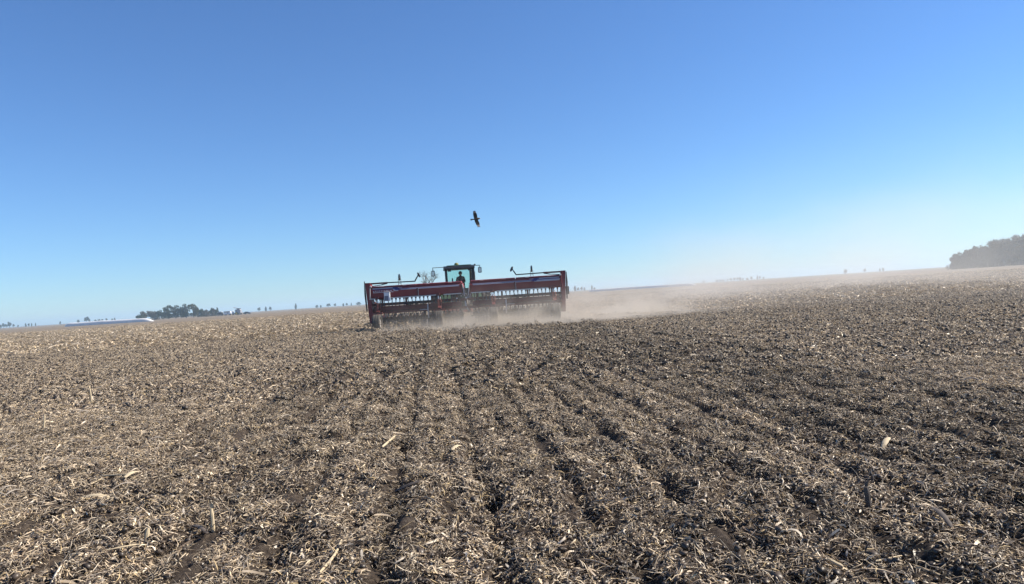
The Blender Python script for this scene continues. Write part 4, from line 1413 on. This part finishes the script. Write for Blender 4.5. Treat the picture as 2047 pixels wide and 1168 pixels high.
flab = {0: ('small hazy tree in the far group beyond the empty end of the field', 'far trees beyond the empty field end'), 1: ('single tiny tree next to the tapered end of the long grain bag', None), 2: ('low tiny tree showing above the top of the long grain bag', 'tiny trees above the long grain bag'), 3: ('round leafy tree standing up above the long grain bag', None),
        4: ('small hazy tree just past the parked dark car', 'three small trees past the dark car'), 5: ('lone upright tree on the horizon between the dark car and the drill', None), 6: ('tiny hazy tree in the broken row close to the drill', 'tiny trees in the row close to the drill'),
        7: ('small tree by the near end of the far pale bag, beside the drill', 'small trees beside the drill and far bag'), 8: ('tiny hazy tree in the long broken row past the far pale bag', 'tiny trees past the far pale bag'), 9: ('bushy lone tree on the crest, largest between bag and wood', None), 10: ('small lone round tree on the crest halfway to the wood', None), 11: ('low hazy bushy tree of the pair closest to the wood', 'pair of low trees near the wood')}
for i, (px, wpx, hpx, k_, gi_) in enumerate(far):
    d_ = 900.0 + (i * 71 % 160)
    hy = 584 + 5 / math.cos(ROLL) - (px - 1023.5) * math.tan(ROLL)
    x_, z_ = at(px, hy - hpx, d_)
    h_ = z_
    tm, cm = fk[k_]
    sc = h_ / 9.6
    base_w = {'round': 8.0, 'bushy': 8.5, 'column': 3.2}[k_]
    sx = (wpx / FPX * d_) / base_w / sc
    lab, grp = flab[gi_]
    tree('tree', lab, 'tree', (x_, d_, 0), tm, cm, sc, i * 0.9, grp, sx)


# ------------------------------------------------------------------ grain bags
def grain_bag(label, p0, p1, h, wd, sag, seed, taper=3.0):
    """long plastic tube of stored grain lying on the field, ends folded down"""
    a_, b_ = Vector((*p0, 0)), Vector((*p1, 0))
    L = (b_ - a_).length
    d = (b_ - a_) / L
    n_ = Vector((-d.y, d.x, 0))
    mb_ = MB()
    K, Q = int(L / 0.9), 14
    vs, fs = [], []
    for i in range(K + 1):
        u = L * i / K
        e_ = min(1, u / taper, (L - u) / (taper * 2.0))
        e_ = max(0.02, math.sin(max(0, e_) * PI / 2)) ** 0.7
        hh = h * e_ * (1 + sag * (float(vnoise(u, seed, 4.0, seed)) - 0.5))
        ww = wd * (0.55 + 0.45 * e_)
        for k in range(Q + 1):
            t_ = PI * k / Q
            vs.append(a_ + d * u + n_ * math.cos(t_) * ww / 2 + Vector((0, 0, -0.06 + hh * math.sin(t_) ** 0.75)))
    for i in range(K):
        for k in range(Q):
            j = i * (Q + 1) + k
            fs.append((j, j + 1, j + Q + 2, j + Q + 1))
    mb_.add(vs, fs)
    o = mb_.build('grain_bag', 'bag', None, True)
    tag(o, label, 'grain bag')
    return o


xa, _ = at(131, 649, 330)
xb, _ = at(306, 637, 318)
grain_bag('long white plastic grain bag on the ground in front of the grove', (xa, 330), (xb, 318), 1.7, 3.0, 0.14, 3)
xa, _ = at(1176, 577, 470)
xb, _ = at(1392, 566, 430)
grain_bag('pale plastic grain bag lying far out past the dust of the drill', (xa, 470), (xb, 430), 1.5, 2.8, 0.12, 9)


# ------------------------------------------------------------------ vehicles parked by the grove
def veh(name, label, cat, px, d_, rz=0.0):
    hy = 584 + 5 - (px - 1023.5) * math.tan(ROLL)
    x_, _ = at(px, hy, d_)
    o = empty(name, (x_, d_, 0.0), rz)
    tag(o, label, cat)
    return o


vt, vr = tyre_mesh(0.42, 0.28, 'tyre', 'rubber', 0, 20), rim_mesh(0.42, 0.28, 'grey_metal')
vt2, vr2 = tyre_mesh(0.85, 0.6, 'tyre', 'rubber', 14, 20), rim_mesh(0.85, 0.6, 'yellow')


def wheels(o, spots, t_=None, r_=None, rad=0.42, sc=1.0):
    for (x_, y_) in spots:
        w_ = put('wheel', t_ or vt, o, (x_, y_, rad * sc), (0, 0, R(90)), (sc, sc, sc))
        put('rim', r_ or vr, w_)


DV = 440.0
o = veh('farm_wagon', 'dark farm wagon parked at the end of the grove beside the cypress', 'wagon', 440, DV)
MB().prism([(-1.45, 0.75), (1.45, 0.75), (1.6, 2.0), (-1.6, 2.0)], -1.1, 1.1, 'y').build('box_body', 'truck_dark', o)
MB().prism([(-1.5, 2.02), (1.5, 2.02), (1.0, 2.5), (-1.0, 2.5)], -1.0, 1.0, 'y').build('tarpaulin', 'truck_grey', o)
MB().box((0, 0, 0.66), (2.8, 0.5, 0.14)).build('chassis', 'black', o)
MB().beam((1.4, 0, 0.62), (2.4, 0, 0.45), 0.12).build('draw_bar', 'black', o)
wheels(o, ((-1.0, -1.0), (1.0, -1.0), (-1.0, 1.0), (1.0, 1.0)))

o = veh('box_trailer', 'white box trailer with a row of dark windows parked between wagon and harvester', 'trailer', 455, DV)
MB().cbox((0, 0, 1.55), (3.7, 2.2, 1.7), 0.12).build('box_body', 'truck_white', o)
MB().cbox((0, 0, 2.45), (3.8, 2.3, 0.12), 0.04).build('roof', 'truck_grey', o)
for k in range(4):
    MB().box((-1.25 + k * 0.82, -1.11, 1.98), (0.6, 0.03, 0.42)).build('window', 'window_dark', o)
MB().box((0.55, -1.112, 1.25), (0.7, 0.03, 0.4)).build('locker_door', 'blue', o)
MB().box((0, 0, 0.66), (3.4, 0.6, 0.12)).build('chassis', 'black', o)
wheels(o, ((-1.2, -0.95), (1.2, -0.95), (-1.2, 0.95), (1.2, 0.95)))

o = veh('water_tank_trailer', 'small upright white tank on wheels between trailer and harvester', 'tank', 465.5, DV)
MB().lathe([(0.75, 0.45), (0.8, 0.6), (2.3, 0.6), (2.5, 0.42), (2.56, 0.15)], axis='z', n=18).build('tank', 'truck_white', o, True)
MB().box((0, 0, 0.68), (1.5, 1.0, 0.1)).build('chassis', 'black', o)
MB().beam((0.7, 0, 0.68), (1.5, 0, 0.45), 0.08).build('draw_bar', 'black', o)
wheels(o, ((0, -0.6), (0, 0.6)), sc=0.8)

o = veh('combine_harvester', 'grey combine harvester with its unloading auger folded back, next to the dark car', 'harvester', 477, DV, R(180))
MB().prism([(-1.5, 1.1), (-1.6, 2.6), (-0.9, 3.2), (0.7, 3.2), (0.85, 2.3), (1.0, 1.2)], -1.2, 1.2, 'y').build('body', 'truck_grey', o)
MB().prism([(0.72, 1.6), (0.72, 3.0), (1.5, 3.0), (1.75, 2.4), (1.6, 1.6)], -0.8, 0.8, 'y').build('cab', 'window_dark', o)
MB().cbox((1.15, 0, 3.08), (1.1, 1.8, 0.14), 0.04).build('cab_roof', 'truck_white', o)
MB().prism([(-0.9, 3.21), (-1.1, 3.7), (0.8, 3.7), (0.6, 3.21)], -1.0, 1.0, 'y').build('grain_tank', 'truck_dark', o)
MB().tube([(0.5, 1.2, 3.4), (-0.4, 1.3, 3.75), (2.4, 1.4, 4.4)], 0.16, 10).build('unloading_auger', 'truck_grey', o, True)
MB().prism([(1.5, 1.2), (2.3, 0.5), (2.4, 0.8), (1.6, 1.6)], -0.7, 0.7, 'y').build('feeder_house', 'truck_dark', o)
MB().prism([(2.25, 0.35), (2.25, 1.0), (2.5, 1.0), (2.95, 0.3)], -2.2, 2.2, 'y').build('header', 'black', o)
wheels(o, ((0.9, -1.25), (0.9, 1.25)), vt2, vr2, 0.85)
wheels(o, ((-1.1, -1.05), (-1.1, 1.05)), sc=1.3)

o = veh('car', 'dark hatchback car parked at the end of the row of farm vehicles', 'car', 494, DV)
MB().prism([(-2.1, 0.35), (2.1, 0.35), (2.15, 0.7), (1.95, 0.88), (1.1, 0.97), (-1.5, 1.0), (-2.05, 0.92), (-2.15, 0.6)], -0.86, 0.86, 'y').build('body', 'truck_dark', o)
cb = MB().prism([(1.05, 0.98), (0.35, 1.46), (-1.1, 1.5), (-1.75, 1.0)], -0.74, 0.74, 'y').build('cabin', 'truck_dark', o)
MB().prism([(0.85, 1.03), (0.3, 1.40), (-0.32, 1.42), (-0.32, 1.03)], -0.755, -0.742, 'y').build('window', 'window_dark', cb)
MB().prism([(-0.42, 1.03), (-0.42, 1.42), (-1.05, 1.42), (-1.5, 1.03)], -0.755, -0.742, 'y').build('window', 'window_dark', cb)
for xx in (-2.12, 2.1):
    for yy in (-0.6, 0.6):
        MB().cbox((xx, yy, 0.74), (0.08, 0.3, 0.14), 0.03).build('headlight', 'plastic_white', o)
wheels(o, ((-1.3, -0.78), (1.3, -0.78), (-1.3, 0.78), (1.3, 0.78)), rad=0.42, sc=0.78)

# ------------------------------------------------------------------ loose stalks that stand out in the near field
def stalk(label, pa, pb, r_, mt, name='corn_stalk', lift=(0.02, 0.02), bend=0.02, husk=False, node=True):
    (xa, ya), (xb, yb) = on_ground(*pa), on_ground(*pb)
    a_, b_ = Vector((xa, ya, gz(xa, ya) + 0.012 + r_ + lift[0])), Vector((xb, yb, gz(xb, yb) + 0.012 + r_ + lift[1]))
    piece(label, a_, b_, r_, mt, name, bend, husk, node)


def piece(label, a_, b_, r_, mt, name, bend, husk, node=True):
    o = empty(name, ((a_.x + b_.x) / 2, (a_.y + b_.y) / 2, min(a_.z, b_.z) - r_))
    off = Vector(o.location)
    d = b_ - a_
    L = d.length
    d = d / L
    sd_ = d.cross(Vector((0, 0, 1))).normalized()
    mb_ = MB()
    if husk:                                     # curled leaf sheath, split along its length
        K, Q = 8, 5
        vs, fs = [], []
        for i in range(K + 1):
            u = i / K
            c_ = a_ + d * L * u + Vector((0, 0, bend * math.sin(u * PI))) - off
            wv = r_ * (0.45 + 0.9 * math.sin(PI * (0.12 + 0.8 * u)) + 0.12 * math.sin(u * 23))
            for layer in (0, 1):
                for k in range(Q):
                    t_ = PI * (0.08 + 0.84 * k / (Q - 1))
                    rr_ = wv - layer * 0.0015
                    vs.append(c_ + sd_ * math.cos(t_) * rr_ * 1.5 + Vector((0, 0, math.sin(t_) * rr_ * 0.8)))
        st_ = 2 * Q
        for i in range(K):
            for k in range(Q - 1):
                j = i * st_ + k
                fs.append((j, j + 1, j + st_ + 1, j + st_))
                j += Q
                fs.append((j + 1, j, j + st_, j + st_ + 1))
        mb_.add(vs, fs)
    else:
        K = 9
        pts, rad = [], []
        for i in range(K + 1):
            u = i / K
            pts.append(a_ + d * L * u + sd_ * bend * math.sin(u * 4.0) + Vector((0, 0, bend * 0.5 * math.sin(u * PI))) - off)
            rad.append(r_ * (1.0 - 0.12 * u + (0.16 if node and i in (3, 7) else 0)) * (0.75 if i in (0, K) else 1))
        mb_.tube(pts, rad, 8)
    mb_.build('stem' if not husk else 'sheath', mt, o, True)
    if not husk:
        # a frayed strip of leaf at one end
        e_ = b_ - off
        fr = MB()
        for q in range(3):
            dv = (d + sd_ * (0.35 * (q - 1)) + Vector((0, 0, 0.05 * q))).normalized()
            w_ = sd_ * r_ * 0.35
            p0, p1, p2 = e_ - d * 0.012, e_ + dv * 0.03, e_ + dv * 0.06 - Vector((0, 0, 0.008))
            fr.add([p0 - w_, p0 + w_, p1 + w_ * 0.7, p1 - w_ * 0.7, p2], [(0, 1, 2, 3), (3, 2, 4)])
        fr.build('frayed_end', mt, o)
    tag(o, label, 'stalk' if not husk else 'husk', 'loose maize pieces in the near field')


stalk('pale corn stalk with a bent tip lying flat, longest of the light cluster', (163, 998), (222, 997), 0.014, 'stalk_pale', husk=True, name='corn_husk', bend=0.02)
stalk('knobbly pale stalk piece meeting the wide husk end to end', (214, 999), (252, 984), 0.012, 'stalk_pale', bend=0.01)
stalk('straight pale stalk lying across the back of the light cluster', (188, 951), (256, 951), 0.009, 'stalk_pale', bend=0.015)
stalk('short thick pale husk pointing away from the light cluster', (249, 957), (278, 946), 0.016, 'stalk_pale', husk=True, name='corn_husk')
stalk('forked thin pale stalk at the side of the light cluster', (182, 968), (206, 955), 0.006, 'stalk_pale', bend=0.01)
stalk('flat dark weathered husk lying alone in the middle of the sown pass', (790, 978), (842, 977), 0.018, 'stalk_dark', husk=True, name='corn_husk', bend=0.005)
stalk('long thin pale stalk lying slantwise over dark soil', (1750, 1123), (1802, 1106), 0.006, 'stalk_pale', bend=0.004)
stalk('small bright husk chip lying on the dark soil', (1764, 895), (1778, 884), 0.013, 'stalk_pale', husk=True, name='corn_husk')
stalk('short white stalk chip beside the long slanting stalk', (1655, 1126), (1684, 1131), 0.012, 'stalk_pale', bend=0.003)
stalk('dark weathered husk sloping down into the furrow', (1862, 1022), (1902, 1052), 0.010, 'stalk_dark', husk=True, name='corn_husk')
stalk('dark broken husk half buried in the straw near upright stubble', (382, 1046), (416, 1066), 0.009, 'stalk_dark', husk=True, name='corn_husk')
stalk('long curved straw stem arching across the near straw', (205, 1112), (298, 1091), 0.005, 'stalk_pale', bend=0.03)
stalk('pale stalk lying at the edge of the sown pass', (640, 1155), (690, 1085), 0.008, 'stalk_pale', bend=0.02)
stalk('yellowish husk scrap among fine chaff of the sown pass', (903, 905), (922, 896), 0.014, 'stalk_pale', husk=True, name='corn_husk')
stalk('tan stalk section lying beside a furrow of the sown pass', (764, 895), (790, 881), 0.012, 'stalk_pale', bend=0.004)
stalk('long pale bent stem lying across the unsown straw', (262, 820), (270, 790), 0.009, 'stalk_pale', bend=0.01)
stalk('whitish stem lying on the dark worked soil by the dusty edge', (1500, 778), (1506, 766), 0.012, 'stalk_pale', bend=0.004)
for (px, py, hh, dxx, r_, mt, lab) in ((425, 1056, 0.16, 0.0, 0.014, 'stalk_pale', 'pale upright stub of stalk beside a dark broken husk'), (288, 1086, 0.12, 0.03, 0.016, 'stalk_pale', 'thick pale stub leaning over in a hollow of the straw'), (1747, 960, 0.13, -0.01, 0.010, 'stalk_dark', 'thin dark stub standing upright in dark soil'), (1735, 1008, 0.15, 0.0, 0.020, 'stalk_dark', 'broad dark stub standing upright among pale straw'), (184, 815, 0.30, -0.02, 0.014, 'stalk_pale', 'tall pale stub standing upright in the unsown straw'), (88, 862, 0.22, 0.02, 0.012, 'stalk_pale', 'slender pale stub standing in the unsown straw')):
    x_, y_ = on_ground(px, py)
    z_ = gz(x_, y_)
    piece(lab, Vector((x_, y_, z_ - 0.04)), Vector((x_ + dxx, y_ + 0.01, z_ + hh)), r_, mt, 'stalk_stub', 0.004, False)


# ------------------------------------------------------------------ dust raised by the drill, and the air
def dust_volume(name, label, lo_, hi_, dens_fn, col, aniso, step):
    """closed box holding drifting dust; density from position"""
    c_ = [(l + h) / 2 for l, h in zip(lo_, hi_)]
    s_ = [h - l for l, h in zip(lo_, hi_)]
    mt = bpy.data.materials.new(name)
    mt.use_nodes = True
    t = mt.node_tree
    t.nodes.clear()
    o_ = t.nodes.new('ShaderNodeOutputMaterial')
    pv = t.nodes.new('ShaderNodeVolumePrincipled')
    pv.inputs['Color'].default_value = (*col, 1)
    pv.inputs['Anisotropy'].default_value = aniso
    tc = t.nodes.new('ShaderNodeTexCoord')
    sp = t.nodes.new('ShaderNodeSeparateXYZ')
    t.links.new(tc.outputs['Object'], sp.inputs[0])

    def mth(op, a_, b_=None, c2=None):
        n_ = t.nodes.new('ShaderNodeMath')
        n_.operation = op
        for k_, v_ in enumerate((a_, b_, c2)):
            if v_ is None:
                continue
            if isinstance(v_, (int, float)):
                n_.inputs[k_].default_value = v_
            else:
                t.links.new(v_, n_.inputs[k_])
        return n_.outputs[0]

    def smooth(v_, a_, b_):
        n_ = t.nodes.new('ShaderNodeMapRange')
        n_.interpolation_type = 'SMOOTHSTEP'
        n_.inputs['From Min'].default_value = a_
        n_.inputs['From Max'].default_value = b_
        t.links.new(v_, n_.inputs['Value'])
        return n_.outputs[0]

    def noise(scale, sx=(1, 1, 1), detail=3):
        mp_ = t.nodes.new('ShaderNodeMapping')
        mp_.inputs['Scale'].default_value = sx
        t.links.new(tc.outputs['Object'], mp_.inputs['Vector'])
        n_ = t.nodes.new('ShaderNodeTexNoise')
        n_.inputs['Scale'].default_value = scale
        n_.inputs['Detail'].default_value = detail
        t.links.new(mp_.outputs[0], n_.inputs['Vector'])
        return n_.outputs['Fac']
    den = dens_fn(sp.outputs[0], sp.outputs[1], sp.outputs[2], mth, smooth, noise)
    t.links.new(den, pv.inputs['Density'])
    t.links.new(pv.outputs[0], o_.inputs['Volume'])
    mt.cycles.volume_step_rate = step
    mb_ = MB().box(c_, s_)
    o = mb_.build(name, mt)
    tag(o, label, 'dust', kind='stuff')
    return o


def near_dust(x, y, z, mth, smooth, noise):
    fall = mth('POWER', 2.718, mth('MULTIPLY', z, -1.9))
    nz = mth('MULTIPLY', smooth(noise(0.55, (1, 1, 1.2), 5), 0.42, 0.66), 1.5)
    low = mth('POWER', 2.718, mth('MULTIPLY', z, -5.0))
    grow = mth('ADD', 0.10, mth('MULTIPLY', smooth(x, -5.2, 0.6), 0.9))
    high = mth('MULTIPLY', mth('MULTIPLY', fall, grow), mth('ADD', 0.12, nz))
    d = mth('ADD', high, mth('MULTIPLY', mth('MULTIPLY', low, smooth(x, -8.0, -4.5)), mth('ADD', 0.3, nz)))
    e = mth('MULTIPLY', smooth(x, -7.6, -5.0), mth('SUBTRACT', 1.0, smooth(x, 2.0, 12.0)))
    yw = mth('SUBTRACT', y, mth('MULTIPLY', mth('SUBTRACT', noise(0.3, (1, 1, 1), 2), 0.5), 4.0))
    f = mth('MULTIPLY', smooth(yw, 33.0, 40.0), mth('SUBTRACT', 1.0, smooth(yw, 42.0, 46.5)))
    g_ = mth('SUBTRACT', 1.0, smooth(z, 1.5, 2.9))
    return mth('MULTIPLY', mth('MULTIPLY', mth('MULTIPLY', d, e), mth('MULTIPLY', f, g_)), 1.2)


dust_volume('dust_cloud', 'tan dust boiling up under and behind the seed drill', (-8.4, 30.5, -0.02), (17.5, 49.0, 3.0), near_dust, (0.81, 0.745, 0.655), 0.35, 0.2)


def drift(x, y, z, mth, smooth, noise):
    hgt = mth('ADD', 0.9, mth('MULTIPLY', smooth(x, 2, 28), 4.6))
    fall = mth('POWER', 2.718, mth('DIVIDE', mth('MULTIPLY', z, -1.0), hgt))
    nz = mth('MULTIPLY', smooth(noise(0.10, (1, 0.6, 2.0), 5), 0.38, 0.68), 1.3)
    a_ = smooth(x, 1.0, 9.0)
    near = smooth(y, 14, 50)
    e = mth('MULTIPLY', mth('SUBTRACT', 1.0, smooth(x, 30, 75)), mth('SUBTRACT', 1.0, smooth(y, 70, 118)))
    g_ = mth('SUBTRACT', 1.0, smooth(z, 5.0, 11.5))
    d = mth('MULTIPLY', mth('MULTIPLY', fall, mth('ADD', 0.18, nz)), mth('MULTIPLY', a_, near))
    return mth('MULTIPLY', mth('MULTIPLY', d, mth('MULTIPLY', e, g_)), 0.019)


dust_volume('dust_cloud', 'thin grey-tan dust drifting away over the field beside the drill', (0.5, 14.0, -0.03), (96.0, 120.0, 12.0), drift, (0.86, 0.81, 0.75), 0.3, 0.5)

hz = bpy.data.materials.new('hazy_air')
hz.use_nodes = True
t = hz.node_tree
t.nodes.clear()
o_ = t.nodes.new('ShaderNodeOutputMaterial')
pv = t.nodes.new('ShaderNodeVolumePrincipled')
pv.inputs['Color'].default_value = (0.62, 0.84, 1.0, 1)
pv.inputs['Density'].default_value = 0.00040
pv.inputs['Anisotropy'].default_value = 0.2
t.links.new(pv.outputs[0], o_.inputs['Volume'])
hb = MB().box((0, 0, 14.0), (9300, 9300, 30.0)).build('haze', hz)
tag(hb, 'thin pale air haze over the whole field', 'haze', kind='stuff')
